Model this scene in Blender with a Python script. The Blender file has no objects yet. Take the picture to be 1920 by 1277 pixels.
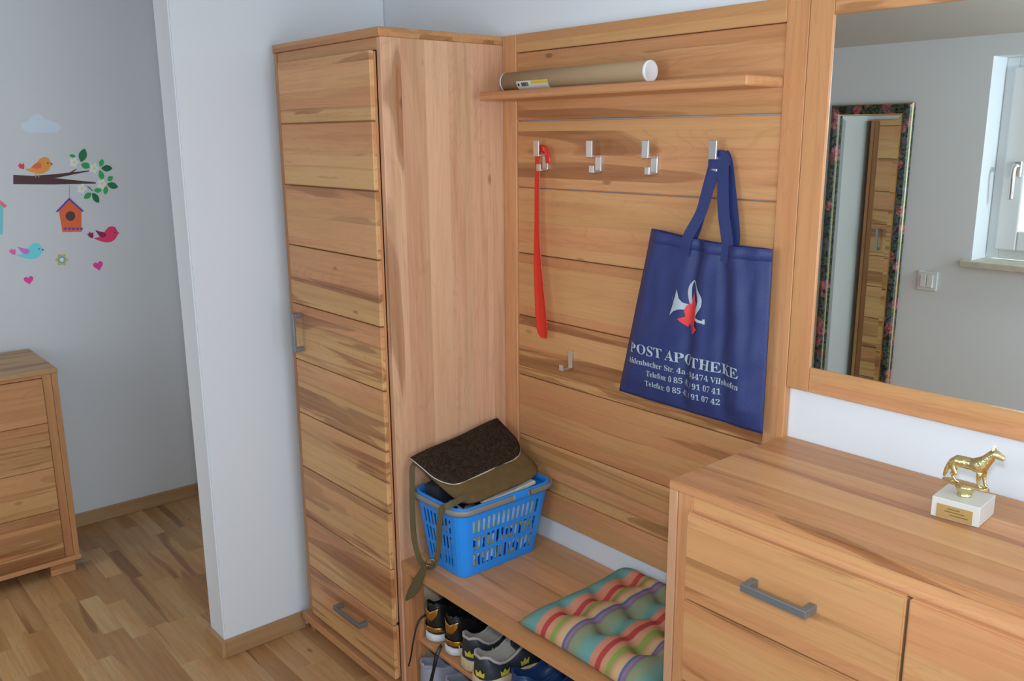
import bpy, bmesh, math, random
from mathutils import Vector, Matrix
random.seed(7)
sc = bpy.context.scene
COL = sc.collection

# ------------------------------------------------------------------ camera
cam_d = bpy.data.cameras.new('camera'); cam = bpy.data.objects.new('camera', cam_d); COL.objects.link(cam)
cam_d.sensor_fit = 'HORIZONTAL'; cam_d.sensor_width = 36.0; cam_d.lens = 1658.93 / 1920 * 36.0
cam_d.clip_start = 0.02
YAW, PIT, ROL = math.radians(49.473), math.radians(-12.998), math.radians(-0.441)
fw = Vector((-math.sin(YAW) * math.cos(PIT), math.cos(YAW) * math.cos(PIT), math.sin(PIT)))
rt = Vector((math.cos(YAW), math.sin(YAW), 0)); up = rt.cross(fw)
rt2 = rt * math.cos(ROL) + up * math.sin(ROL); up2 = -rt * math.sin(ROL) + up * math.cos(ROL)
m = Matrix((rt2, up2, -fw)).transposed().to_4x4(); m.translation = Vector((1.9944, -1.6987, 1.6777))
cam.matrix_world = m
sc.camera = cam

# ------------------------------------------------------------------ world, lights, exposure
world = bpy.data.worlds.new('world'); sc.world = world; world.use_nodes = True
wn = world.node_tree.nodes; wn['Background'].inputs[0].default_value = (0.84, 0.93, 1.0, 1)
wn['Background'].inputs[1].default_value = 1.35

def area(name, loc, target, sx, sy, power, col, shape='RECTANGLE'):
    l = bpy.data.lights.new(name, 'AREA'); l.shape = shape; l.size = sx; l.size_y = sy
    l.energy = power; l.color = col
    o = bpy.data.objects.new(name, l); COL.objects.link(o); o.location = loc
    o.rotation_euler = (Vector(target) - Vector(loc)).to_track_quat('-Z', 'Y').to_euler()
    return o
# the camera's own flash, just above the lens
area('camera_flash', (1.975, -1.675, 1.80), (0.05, -0.3, 1.0), 0.10, 0.06, 14.5, (0.84, 0.95, 1.06))
# added fill lamps for ambient daylight at the unseen ends of hall and side room
area('hall_fill', (3.3, -1.05, 1.45), (0.2, -0.5, 1.1), 1.3, 1.8, 32.0, (0.74, 0.90, 1.06))
area('side_room_fill', (-1.3, -3.3, 1.5), (-1.4, -0.6, 1.0), 1.2, 1.8, 9.0, (0.92, 0.96, 1.0))
area('window_daylight', (0.98, -2.3, 1.6), (0.9, -0.2, 1.2), 0.7, 0.7, 16.0, (0.88, 0.94, 1.0))

sc.view_settings.view_transform = 'Standard'; sc.view_settings.look = 'None'
sc.view_settings.gamma = 1.0; sc.view_settings.use_curve_mapping = False
sc.view_settings.exposure = -0.19

# ------------------------------------------------------------------ materials
def lin(c):
    return tuple(((x / 255) / 12.92 if x / 255 <= 0.04045 else ((x / 255 + 0.055) / 1.055) ** 2.4) for x in c)

def mat(name, col, rough=0.5, metal=0.0, noise=0.0, nscale=30.0, bump=0.0, spec=0.5):
    m = bpy.data.materials.new(name); m.use_nodes = True
    nt = m.node_tree; b = nt.nodes['Principled BSDF']
    b.inputs['Roughness'].default_value = rough; b.inputs['Metallic'].default_value = metal
    b.inputs['Specular IOR Level'].default_value = spec
    c = (*col, 1)
    tc = nt.nodes.new('ShaderNodeTexCoord'); n = nt.nodes.new('ShaderNodeTexNoise')
    n.inputs['Scale'].default_value = nscale; n.inputs['Detail'].default_value = 3
    nt.links.new(tc.outputs['Object'], n.inputs['Vector'])
    mx = nt.nodes.new('ShaderNodeMix'); mx.data_type = 'RGBA'
    k = max(noise, 0.02)
    mx.inputs['A'].default_value = (*[x * (1 - k) for x in col], 1)
    mx.inputs['B'].default_value = (*[min(1, x * (1 + k)) for x in col], 1)
    nt.links.new(n.outputs['Fac'], mx.inputs['Factor'])
    nt.links.new(mx.outputs['Result'], b.inputs['Base Color'])
    if bump:
        bp = nt.nodes.new('ShaderNodeBump'); bp.inputs['Strength'].default_value = bump; bp.inputs['Distance'].default_value = 0.002
        nt.links.new(n.outputs['Fac'], bp.inputs['Height']); nt.links.new(bp.outputs['Normal'], b.inputs['Normal'])
    return m

def attr(nt, name):
    a = nt.nodes.new('ShaderNodeAttribute'); a.attribute_type = 'OBJECT'; a.attribute_name = name
    return a.outputs['Fac']

def mathn(nt, op, a, b=None, clamp=False):
    n = nt.nodes.new('ShaderNodeMath'); n.operation = op; n.use_clamp = clamp
    for i, v in enumerate((a, b)):
        if v is None: continue
        if hasattr(v, 'type'): nt.links.new(v, n.inputs[i])
        else: n.inputs[i].default_value = v
    return n.outputs[0]

def mixc(nt, f, a, b, mode='MIX'):
    n = nt.nodes.new('ShaderNodeMix'); n.data_type = 'RGBA'; n.blend_type = mode
    for k, v in (('Factor', f), ('A', a), ('B', b)):
        if hasattr(v, 'type'): nt.links.new(v, n.inputs[k])
        elif k == 'Factor': n.inputs[k].default_value = v
        else: n.inputs[k].default_value = (*v, 1)
    return n.outputs['Result']

def ramp(nt, f, stops):
    n = nt.nodes.new('ShaderNodeValToRGB'); nt.links.new(f, n.inputs['Fac'])
    el = n.color_ramp.elements
    while len(el) < len(stops): el.new(0.5)
    for e, (p, v) in zip(el, stops): e.position = p; e.color = (v, v, v, 1)
    return n.outputs['Color']

def wood(name, axis, light=(0.68, 0.335, 0.155), mid=(0.57, 0.25, 0.105), dark=(0.27, 0.10, 0.035), yellow=(0.65, 0.365, 0.15), lam=0.0, lam_axis=None, rough=0.36, lam_amp=0.34):
    """beech with heartwood; grain runs along the given axis of the object's own coordinates"""
    m = bpy.data.materials.new(name); m.use_nodes = True
    nt = m.node_tree; b = nt.nodes['Principled BSDF']; b.inputs['Roughness'].default_value = rough
    b.inputs['Specular IOR Level'].default_value = 0.28
    tc = nt.nodes.new('ShaderNodeTexCoord'); sep = nt.nodes.new('ShaderNodeSeparateXYZ')
    nt.links.new(tc.outputs['Object'], sep.inputs[0])
    seed = attr(nt, 'seed'); tone = attr(nt, 'tone'); streak = attr(nt, 'streak')
    others = [a for a in 'XYZ' if a != axis]
    al = mathn(nt, 'ADD', sep.outputs[axis], mathn(nt, 'MULTIPLY', seed, 7.31))
    a1 = mathn(nt, 'ADD', sep.outputs[others[0]], mathn(nt, 'MULTIPLY', seed, 3.77))
    a2 = mathn(nt, 'ADD', sep.outputs[others[1]], mathn(nt, 'MULTIPLY', seed, 1.93))
    lamv = None
    if lam:
        la = sep.outputs[lam_axis]
        cell = mathn(nt, 'FLOOR', mathn(nt, 'DIVIDE', la, lam))
        wnz = nt.nodes.new('ShaderNodeTexWhiteNoise'); wnz.noise_dimensions = '2D'
        cv = nt.nodes.new('ShaderNodeCombineXYZ'); nt.links.new(cell, cv.inputs[0]); nt.links.new(seed, cv.inputs[1])
        nt.links.new(cv.outputs[0], wnz.inputs['Vector']); lamv = wnz.outputs['Value']
        al = mathn(nt, 'ADD', al, mathn(nt, 'MULTIPLY', lamv, 9.0))
        a1 = mathn(nt, 'ADD', a1, mathn(nt, 'MULTIPLY', lamv, 5.0))
    def vec(sa, sb):
        c = nt.nodes.new('ShaderNodeCombineXYZ')
        nt.links.new(mathn(nt, 'MULTIPLY', al, sa), c.inputs[0])
        nt.links.new(mathn(nt, 'MULTIPLY', a1, sb), c.inputs[1]); nt.links.new(mathn(nt, 'MULTIPLY', a2, sb), c.inputs[2])
        return c.outputs[0]
    def noise(v, det=3.0, dist=0.0):
        n = nt.nodes.new('ShaderNodeTexNoise'); nt.links.new(v, n.inputs['Vector']); n.inputs['Scale'].default_value = 1.0
        n.inputs['Detail'].default_value = det; n.inputs['Distortion'].default_value = dist
        return n.outputs['Fac']
    broad = noise(vec(1.0, 7.0), 2, 0.4)
    grain = noise(vec(3.0, 70.0), 4, 0.6)
    fine = noise(vec(9.0, 420.0), 2)
    big = noise(vec(0.75, 8.5), 3, 0.9)
    yel = noise(vec(0.8, 11.0), 2, 0.3)
    c = mixc(nt, ramp(nt, broad, [(0.35, 0), (0.65, 1)]), light, mid)
    c = mixc(nt, mathn(nt, 'MULTIPLY', ramp(nt, yel, [(0.50, 0), (0.62, 1)]), 0.55), c, yellow)
    # a second board glued along the lower part of some planks
    bz = mathn(nt, 'SUBTRACT', attr(nt, 'band'), 1.0)
    wav = mathn(nt, 'MULTIPLY', mathn(nt, 'SUBTRACT', broad, 0.5), 0.035)
    dist_ = mathn(nt, 'SUBTRACT', bz, mathn(nt, 'ADD', sep.outputs['Z'], wav))
    bmask = mathn(nt, 'MULTIPLY', dist_, 600.0, True)
    low = noise(vec(1.1, 26.0), 3, 0.5)
    bc_ = mixc(nt, ramp(nt, low, [(0.52, 0), (0.66, 1)]), yellow, mid)
    bc_ = mixc(nt, mathn(nt, 'MULTIPLY', ramp(nt, low, [(0.55, 0), (0.60, 1), (0.66, 0)]), 0.75), bc_, dark)
    c = mixc(nt, bmask, c, bc_)
    bl_ = ramp(nt, mathn(nt, 'MULTIPLY', dist_, 60.0, True), [(0.0, 0), (0.04, 1), (0.30, 0.5), (0.6, 0)])
    c = mixc(nt, mathn(nt, 'MULTIPLY', mathn(nt, 'MULTIPLY', bl_, bmask), 0.62), c, dark)
    # cathedral lines from warped rings
    rings = mathn(nt, 'FRACT', mathn(nt, 'MULTIPLY', big, 26.0))
    rline = ramp(nt, rings, [(0.0, 1), (0.25, 0.0), (0.9, 0.0), (1.0, 1)])
    c = mixc(nt, mathn(nt, 'MULTIPLY', rline, 0.14), c, dark)
    c = mixc(nt, mathn(nt, 'MULTIPLY', ramp(nt, grain, [(0.45, 0), (0.75, 1)]), 0.30), c, dark)
    # heartwood streaks
    thr = mathn(nt, 'SUBTRACT', 0.715, mathn(nt, 'MULTIPLY', streak, 0.235))
    s = mathn(nt, 'MULTIPLY', mathn(nt, 'SUBTRACT', big, thr), 15.0, True)
    s2 = mathn(nt, 'MULTIPLY', s, mathn(nt, 'ADD', 0.40, mathn(nt, 'MULTIPLY', grain, 0.75)), True)
    c = mixc(nt, mathn(nt, 'MULTIPLY', s2, 0.92), c, dark)
    edge = ramp(nt, s, [(0.0, 0), (0.3, 1), (0.75, 0)])
    c = mixc(nt, mathn(nt, 'MULTIPLY', edge, 0.35), c, (0.16, 0.055, 0.02))
    c = mixc(nt, mathn(nt, 'MULTIPLY', fine, 0.16), c, dark)
    # small pin knots
    vo = nt.nodes.new('ShaderNodeTexVoronoi'); nt.links.new(vec(3.2, 7.0), vo.inputs['Vector']); vo.inputs['Scale'].default_value = 1.0
    kn = ramp(nt, vo.outputs['Distance'], [(0.0, 1), (0.035, 0.8), (0.06, 0)])
    c = mixc(nt, mathn(nt, 'MULTIPLY', kn, 0.6), c, (0.12, 0.04, 0.015))
    if lamv is not None:
        hue = mathn(nt, 'FRACT', mathn(nt, 'MULTIPLY', lamv, 17.3))
        c = mixc(nt, mathn(nt, 'MULTIPLY', ramp(nt, hue, [(0.55, 0), (0.8, 1)]), 0.35), c, yellow)
    tv = mathn(nt, 'ADD', 1.0, mathn(nt, 'MULTIPLY', tone, 0.22))
    if lamv is not None:
        tv = mathn(nt, 'MULTIPLY', tv, mathn(nt, 'ADD', 1.0 - lam_amp * 0.58, mathn(nt, 'MULTIPLY', lamv, lam_amp)))
    cc = nt.nodes.new('ShaderNodeCombineXYZ')
    nt.links.new(tv, cc.inputs[0])
    nt.links.new(mathn(nt, 'POWER', tv, 1.35), cc.inputs[1]); nt.links.new(mathn(nt, 'POWER', tv, 1.6), cc.inputs[2])
    c = mixc(nt, 1.0, c, cc.outputs[0], 'MULTIPLY')
    nt.links.new(c, b.inputs['Base Color'])
    bp = nt.nodes.new('ShaderNodeBump'); bp.inputs['Strength'].default_value = 0.06; bp.inputs['Distance'].default_value = 0.001
    nt.links.new(grain, bp.inputs['Height']); nt.links.new(bp.outputs['Normal'], b.inputs['Normal'])
    return m

W_X = wood('beech_grain_x', 'X', lam=0.063, lam_axis='Z', lam_amp=0.13); W_Y = wood('beech_grain_y', 'Y', lam=0.058, lam_axis='Z', lam_amp=0.2); W_Z = wood('beech_grain_z', 'Z')
SIDE = dict(light=(0.71, 0.405, 0.25), mid=(0.62, 0.325, 0.19), yellow=(0.67, 0.415, 0.235), lam_amp=0.2)
W_SIDE = wood('beech_glued_side', 'Z', lam=0.075, lam_axis='Y', **SIDE)
W_TOP = wood('beech_glued_top', 'X', lam=0.085, lam_axis='Y', lam_amp=0.28)
W_TOPL = wood('beech_glued_top_small', 'Y', lam=0.085, lam_axis='X', light=(.60, .37, .17), mid=(.5, .28, .12))
W_PALE = wood('pale_panel_wood', 'Z', light=(0.62, 0.49, 0.33), mid=(0.56, 0.43, 0.28), dark=(0.4, 0.27, 0.16), yellow=(.6, .47, .3))
W_SKIRT = wood('skirting_wood', 'X', light=(0.50, 0.31, 0.15), mid=(0.43, 0.25, 0.115), dark=(0.3, 0.15, 0.07), yellow=(.5, .32, .15))
W_SKIRTY = wood('skirting_wood_y', 'Y', light=(0.50, 0.31, 0.15), mid=(0.43, 0.25, 0.115), dark=(0.3, 0.15, 0.07), yellow=(.5, .32, .15))
W_FLOOR = wood('floor_laminate', 'X', light=(0.60, 0.35, 0.155), mid=(0.50, 0.265, 0.105), dark=(0.22, 0.10, 0.045), yellow=(.61, .42, .21), rough=0.3)

WALL = mat('white_wall_paint', (0.79, 0.825, 0.865), 0.9, noise=0.015, nscale=3, spec=0.2)
WALL_HALL = mat('hall_wall_paint', (0.73, 0.75, 0.76), 0.9, noise=0.015, nscale=3, spec=0.2)
CEIL = mat('ceiling_paint', (0.62, 0.60, 0.56), 0.95, noise=0.01, spec=0.1)
ALU = mat('satin_aluminium', (0.74, 0.75, 0.76), 0.32, 1.0)
GREY_METAL = mat('grey_metal', (0.24, 0.27, 0.29), 0.42, 0.7)
WHITE_PVC = mat('white_pvc', (0.82, 0.84, 0.85), 0.35)
STONE = mat('sill_stone', (0.60, 0.56, 0.46), 0.5, noise=0.25, nscale=40)
RED = mat('red_plastic', (0.66, 0.030, 0.012), 0.28)
NAVY = mat('navy_cloth', (0.022, 0.036, 0.145), 0.55, noise=0.15, nscale=300, bump=0.3)
PRINT = mat('silver_print', (0.42, 0.50, 0.56), 0.5)
PRINT_RED = mat('red_print', (0.75, 0.05, 0.05), 0.5)
BLUE = mat('blue_plastic', (0.018, 0.29, 0.90), 0.35)
GREYPL = mat('grey_plastic', (0.24, 0.23, 0.22), 0.38)
GOLD = mat('gold_plate', (0.78, 0.70, 0.36), 0.16, 1.0)
GOLD_FOIL = mat('gold_foil', (0.62, 0.38, 0.10), 0.25, 1.0)
MARBLE = mat('cream_marble', (0.66, 0.65, 0.60), 0.35, noise=0.06, nscale=25)
CARD = mat('cardboard', (0.40, 0.27, 0.15), 0.8, noise=0.06, nscale=18)
WHITE = mat('white_plastic', (0.85, 0.86, 0.88), 0.35)
BLACK = mat('black_leather', (0.012, 0.012, 0.013), 0.4)
DARK = mat('dark_void', (0.02, 0.015, 0.012), 0.9)
SUEDE = mat('olive_suede', (0.135, 0.078, 0.026), 0.85, noise=0.35, nscale=28, bump=0.2)
STRAP = mat('olive_strap', (0.115, 0.085, 0.035), 0.7, noise=0.15)
BRASS = mat('brass', (0.55, 0.40, 0.14), 0.35, 1.0)
PIPING = mat('pale_piping', (0.60, 0.54, 0.40), 0.6)

def flap_leather():
    m = mat('patterned_leather', (0.03, 0.018, 0.012), 0.6, spec=0.2); nt = m.node_tree; b = nt.nodes['Principled BSDF']
    tc = nt.nodes.new('ShaderNodeTexCoord'); n = nt.nodes.new('ShaderNodeTexNoise'); n.inputs['Scale'].default_value = 34
    n.inputs['Distortion'].default_value = 2.5; n.inputs['Detail'].default_value = 2; nt.links.new(tc.outputs['Object'], n.inputs['Vector'])
    f = ramp(nt, n.outputs['Fac'], [(0.44, 0), (0.5, 1), (0.56, 0)])
    c = mixc(nt, f, (0.020, 0.012, 0.008), (0.055, 0.033, 0.020)); nt.links.new(c, b.inputs['Base Color'])
    bp = nt.nodes.new('ShaderNodeBump'); bp.inputs['Strength'].default_value = 0.4; bp.inputs['Distance'].default_value = 0.002
    nt.links.new(f, bp.inputs['Height']); nt.links.new(bp.outputs['Normal'], b.inputs['Normal'])
    return m
FLAP = flap_leather()

def mirror_mat():
    m = bpy.data.materials.new('mirror_glass'); m.use_nodes = True; b = m.node_tree.nodes['Principled BSDF']
    b.inputs['Base Color'].default_value = (0.83, 0.88, 0.84, 1); b.inputs['Metallic'].default_value = 1; b.inputs['Roughness'].default_value = 0.0
    return m
MIRROR = mirror_mat()

def glass_mat():
    m = bpy.data.materials.new('window_glass'); m.use_nodes = True; nt = m.node_tree
    nt.nodes.remove(nt.nodes['Principled BSDF']); out = nt.nodes['Material Output']
    g = nt.nodes.new('ShaderNodeBsdfGlossy'); g.inputs['Roughness'].default_value = 0.02
    t = nt.nodes.new('ShaderNodeBsdfTransparent'); t.inputs[0].default_value = (0.93, 0.96, 0.95, 1)
    mx = nt.nodes.new('ShaderNodeMixShader'); fr = nt.nodes.new('ShaderNodeFresnel'); fr.inputs[0].default_value = 1.45
    nt.links.new(fr.outputs[0], mx.inputs[0]); nt.links.new(t.outputs[0], mx.inputs[1]); nt.links.new(g.outputs[0], mx.inputs[2])
    nt.links.new(mx.outputs[0], out.inputs['Surface'])
    return m
GLASS = glass_mat()

def tapestry_mat():
    m = bpy.data.materials.new('rose_tapestry_lacquer'); m.use_nodes = True; nt = m.node_tree; b = nt.nodes['Principled BSDF']
    b.inputs['Roughness'].default_value = 0.25
    tc = nt.nodes.new('ShaderNodeTexCoord')
    v = nt.nodes.new('ShaderNodeTexVoronoi'); v.inputs['Scale'].default_value = 22; nt.links.new(tc.outputs['Object'], v.inputs['Vector'])
    n = nt.nodes.new('ShaderNodeTexNoise'); n.inputs['Scale'].default_value = 60; n.inputs['Distortion'].default_value = 1.5; nt.links.new(tc.outputs['Object'], n.inputs['Vector'])
    n2 = nt.nodes.new('ShaderNodeTexNoise'); n2.inputs['Scale'].default_value = 26; n2.inputs['Distortion'].default_value = 2; nt.links.new(tc.outputs['Object'], n2.inputs['Vector'])
    sp = nt.nodes.new('ShaderNodeSeparateColor'); nt.links.new(v.outputs['Color'], sp.inputs[0])
    rose = mathn(nt, 'GREATER_THAN', sp.outputs[0], 0.6)
    petals = ramp(nt, n.outputs['Fac'], [(0.4, 0), (0.6, 1)])
    rc = mixc(nt, petals, (0.17, 0.035, 0.045), (0.42, 0.16, 0.17))
    gc = mixc(nt, ramp(nt, n.outputs['Fac'], [(0.45, 0), (0.55, 1)]), (0.012, 0.014, 0.014), (0.06, 0.10, 0.06))
    gc = mixc(nt, ramp(nt, n2.outputs['Fac'], [(0.55, 0), (0.62, 1)]), gc, (0.09, 0.09, 0.12))
    inner = ramp(nt, v.outputs['Distance'], [(0.45, 1), (0.62, 0)])
    c = mixc(nt, mathn(nt, 'MULTIPLY', rose, inner), gc, rc)
    nt.links.new(c, b.inputs['Base Color'])
    return m
TAPESTRY = tapestry_mat()

def stripes_mat():
    m = bpy.data.materials.new('striped_cushion_cloth'); m.use_nodes = True; nt = m.node_tree; b = nt.nodes['Principled BSDF']
    b.inputs['Roughness'].default_value = 0.9; b.inputs['Specular IOR Level'].default_value = 0.1
    tc = nt.nodes.new('ShaderNodeTexCoord'); sep = nt.nodes.new('ShaderNodeSeparateXYZ'); nt.links.new(tc.outputs['Object'], sep.inputs[0])
    f = mathn(nt, 'FRACT', mathn(nt, 'DIVIDE', mathn(nt, 'ADD', sep.outputs['X'], 10 * 0.18 + 0.1635), 0.18))
    n = nt.nodes.new('ShaderNodeValToRGB'); nt.links.new(f, n.inputs['Fac']); n.color_ramp.interpolation = 'LINEAR'
    st = [(0.0, (100, 150, 146)), (0.10, (96, 150, 146)), (0.13, (204, 128, 100)), (0.21, (204, 128, 100)), (0.225, (176, 46, 40)), (0.295, (176, 46, 40)),
          (0.31, (202, 140, 106)), (0.38, (198, 142, 100)), (0.40, (134, 150, 62)), (0.46, (134, 150, 62)), (0.49, (190, 138, 92)), (0.54, (204, 164, 118)),
          (0.61, (206, 168, 122)), (0.625, (72, 92, 146)), (0.65, (72, 92, 146)), (0.67, (152, 108, 122)), (0.72, (110, 96, 126)), (0.745, (132, 138, 100)),
          (0.85, (128, 140, 108)), (0.90, (108, 146, 126)), (1.0, (100, 150, 146))]
    el = n.color_ramp.elements
    while len(el) < len(st): el.new(0.5)
    for e, (p, c) in zip(el, st): e.position = p; e.color = (*[x * 1.0 for x in lin(c)], 1)
    wv = nt.nodes.new('ShaderNodeTexNoise'); wv.inputs['Scale'].default_value = 600; nt.links.new(tc.outputs['Object'], wv.inputs['Vector'])
    c = mixc(nt, mathn(nt, 'MULTIPLY', wv.outputs['Fac'], 0.25), n.outputs['Color'], (0.3, 0.3, 0.28))
    nt.links.new(c, b.inputs['Base Color'])
    return m
STRIPES = stripes_mat()

# ------------------------------------------------------------------ helpers
def mesh_obj(name, verts, faces, material, parent=None, origin=(0, 0, 0), smooth=False, mats=None, idx=None):
    """verts are in world metres (or, with a rotated parent, the parent's space); origin becomes the object's own origin"""
    me = bpy.data.meshes.new(name)
    ox, oy, oz = origin
    me.from_pydata([(v[0] - ox, v[1] - oy, v[2] - oz) for v in verts], [], faces)
    for mm in (mats or [material]): me.materials.append(mm)
    if idx:
        for p, i in zip(me.polygons, idx): p.material_index = i
    if smooth:
        for p in me.polygons: p.use_smooth = True
    me.update()
    o = bpy.data.objects.new(name, me); COL.objects.link(o); o.location = origin
    if parent is not None: adopt(o, parent)
    return o

ORIG = {}
def worldloc(o):
    return ORIG.get(o.name, Vector(o.location))
def adopt(o, parent):
    """parent o, whose location is given in world metres, under an unrotated parent"""
    w = Vector(o.location); ORIG[o.name] = w.copy()
    o.parent = parent; o.location = w - worldloc(parent)

def empty(name, loc, label=None, cat=None, group=None, kind=None, parent=None):
    o = bpy.data.objects.new(name, None); COL.objects.link(o); o.location = loc; o.empty_display_size = 0.05
    ORIG[o.name] = Vector(loc)
    tag(o, label, cat, group, kind)
    if parent is not None: adopt(o, parent)
    return o

def tag(o, label=None, cat=None, group=None, kind=None):
    if label: o['label'] = label
    if cat: o['category'] = cat
    if group: o['group'] = group
    if kind: o['kind'] = kind
    return o

def box(name, x0, x1, y0, y1, z0, z1, material, parent=None, bev=0.0015, seg=1, tone=0.0, streak=0.0, seed=None, band=None):
    bm = bmesh.new()
    c = ((x0 + x1) / 2, (y0 + y1) / 2, (z0 + z1) / 2)
    bmesh.ops.create_cube(bm, size=1.0)
    for v in bm.verts: v.co = Vector((v.co.x * (x1 - x0), v.co.y * (y1 - y0), v.co.z * (z1 - z0)))
    if bev: bmesh.ops.bevel(bm, geom=bm.edges[:], offset=min(bev, 0.45 * min(x1 - x0, y1 - y0, z1 - z0)), segments=seg, affect='EDGES')
    me = bpy.data.meshes.new(name); bm.to_mesh(me); bm.free(); me.materials.append(material)
    o = bpy.data.objects.new(name, me); COL.objects.link(o); o.location = c
    if parent is not None: adopt(o, parent)
    else: ORIG[o.name] = Vector(c)
    if band is not None: o['band'] = 1.0 + band
    o['tone'] = float(tone); o['streak'] = float(streak); o['seed'] = float(random.random() * 20 if seed is None else seed)
    return o

def boxgeo(vs, fs, x0, x1, y0, y1, z0, z1):
    b = len(vs)
    vs += [(x, y, z) for x in (x0, x1) for y in (y0, y1) for z in (z0, z1)]
    fs += [tuple(b + i for i in f) for f in ((0, 1, 3, 2), (4, 6, 7, 5), (0, 4, 5, 1), (2, 3, 7, 6), (0, 2, 6, 4), (1, 5, 7, 3))]

def tube(name, pts, r, material, parent=None, n=8, origin=None, flat=None, closed=False, smooth=True):
    """tube through pts; r number or list; flat=(width, thickness, normal) makes a strap instead"""
    P = [Vector(p) for p in pts]; vs = []; fs = []; k = len(P); prev = None
    for i, p in enumerate(P):
        a = P[i - 1] if (i > 0 or closed) else p; b = P[(i + 1) % k] if (i < k - 1 or closed) else p
        t = (b - a).normalized()
        ref = Vector(flat[2]) if flat else (prev or (Vector((0, 0, 1)) if abs(t.z) < 0.9 else Vector((1, 0, 0))))
        s = t.cross(ref).normalized(); u = s.cross(t).normalized()
        if not flat: prev = u
        rr = r[i] if isinstance(r, (list, tuple)) else r
        for j in range(n):
            th = 2 * math.pi * (j + 0.5) / n
            if flat: vs.append(p + s * (flat[0] * 0.5 * math.copysign(min(1, abs(math.cos(th)) * 1.5), math.cos(th))) + u * (flat[1] * 0.5 * math.sin(th) * 1.3))
            else: vs.append(p + s * (rr * math.cos(th)) + u * (rr * math.sin(th)))
    rng = k if closed else k - 1
    for i in range(rng):
        for j in range(n):
            a = i * n + j; b = i * n + (j + 1) % n; c = ((i + 1) % k) * n + (j + 1) % n; d = ((i + 1) % k) * n + j
            fs.append((a, b, c, d))
    if not closed: fs += [tuple(reversed(range(n))), tuple(range((k - 1) * n, k * n))]
    return mesh_obj(name, vs, fs, material, parent, origin or tuple(P[0]), smooth)

def smoothpath(pts, n=6):
    P = [Vector(p) for p in pts]; out = []
    for i in range(len(P) - 1):
        p0 = P[max(i - 1, 0)]; p1 = P[i]; p2 = P[i + 1]; p3 = P[min(i + 2, len(P) - 1)]
        for j in range(n):
            t = j / n
            out.append(0.5 * ((2 * p1) + (p2 - p0) * t + (2 * p0 - 5 * p1 + 4 * p2 - p3) * t * t + (3 * p1 - p0 - 3 * p2 + p3) * t ** 3))
    out.append(P[-1]); return out

def lathe(name, prof, material, parent=None, center=(0, 0, 0), axis='Z', n=32, smooth=True):
    vs = []; fs = []; k = len(prof)
    for r, h in prof:
        for j in range(n):
            th = 2 * math.pi * j / n; a, b = r * math.cos(th), r * math.sin(th)
            p = {'Z': (a, b, h), 'X': (h, a, b), 'Y': (a, h, b)}[axis]
            vs.append((p[0] + center[0], p[1] + center[1], p[2] + center[2]))
    for i in range(k - 1):
        for j in range(n): fs.append((i * n + j, i * n + (j + 1) % n, (i + 1) * n + (j + 1) % n, (i + 1) * n + j))
    fs += [tuple(reversed(range(n))), tuple(range((k - 1) * n, k * n))]
    return mesh_obj(name, vs, fs, material, parent, center, smooth)

def subsurf(o, lv=1):
    s = o.modifiers.new('sub', 'SUBSURF'); s.levels = lv; s.render_levels = lv; return o
def bevelmod(o, w, seg=2):
    s = o.modifiers.new('bev', 'BEVEL'); s.width = w; s.segments = seg; s.limit_method = 'ANGLE'; return o
def solid(o, t, off=0.0):
    s = o.modifiers.new('sol', 'SOLIDIFY'); s.thickness = t; s.offset = off; return o

# ------------------------------------------------------------------ the room
YO = -1.84            # opposite wall
XE, YE = -0.6305, -0.7172   # free end of the short wall beside the wardrobe
XS = -2.0445          # wall with the stickers
ZC = 2.33             # ceiling at its highest
def struct(o): o['kind'] = 'structure'; return o

floor = struct(box('floor', -2.15, 3.5, -3.6, 0.05, -0.08, -0.012, W_FLOOR, bev=0))
bw = 0.0655
rowi = 0; nb = 0
y = 0.0
rng = random.Random(3)
tones = [-0.95, -0.6, -0.35, -0.15, 0.1, 0.3, 0.5, 0.7]
while y > -1.84:
    x = XS + 0.001 - rng.random() * 0.35
    xmax = 0.15 if y > -0.46 else 0.28
    while x < xmax:
        ln = rng.choice([0.30, 0.36, 0.42, 0.48])
        x0 = max(x, XS + 0.001); x1 = x + ln - 0.0001
        if x1 - x0 > 0.03 and nb < 296 and not (x1 < -1.55 and y < -1.5):
            box('board', x0, x1, y - bw + 0.0001, y, -0.0115, 0.0, W_FLOOR, floor, bev=0.00015, tone=rng.choice(tones), streak=rng.choice([0, 0.2, 0.4, 0.62])); nb += 1
        x += ln
    y -= bw
vs, fs = [], []
y = 0.0
while y > -3.55:
    x = -2.14 - rng.random() * 0.35
    while x < 3.4:
        ln = rng.choice([0.36, 0.42, 0.48]); seen = (x < 0.30 and y > -1.84 and x > XS - 0.4)
        if not seen: boxgeo(vs, fs, max(x, -2.14), min(x + ln - 0.0006, 3.45), y - bw + 0.0005, y, -0.0115, -0.0002)
        x += ln
    y -= bw
fr = mesh_obj('boards', vs, fs, W_FLOOR, floor, (0.5, -1.5, 0)); fr['kind'] = 'stuff'; fr['seed'] = 2.0; fr['tone'] = 0.0; fr['streak'] = 0.3

struct(box('wall_back', -2.2, 3.5, 0.0, 0.12, -0.05, 2.7, WALL, bev=0))
struct(box('wall_left', XE - 0.1154, XE, YE, -0.0005, 0.0, 2.7, WALL, bev=0.004, seg=2))
struct(box('wall_hall', XS - 0.12, XS, -3.6, -0.0005, -0.05, 2.7, WALL_HALL, bev=0))
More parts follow.
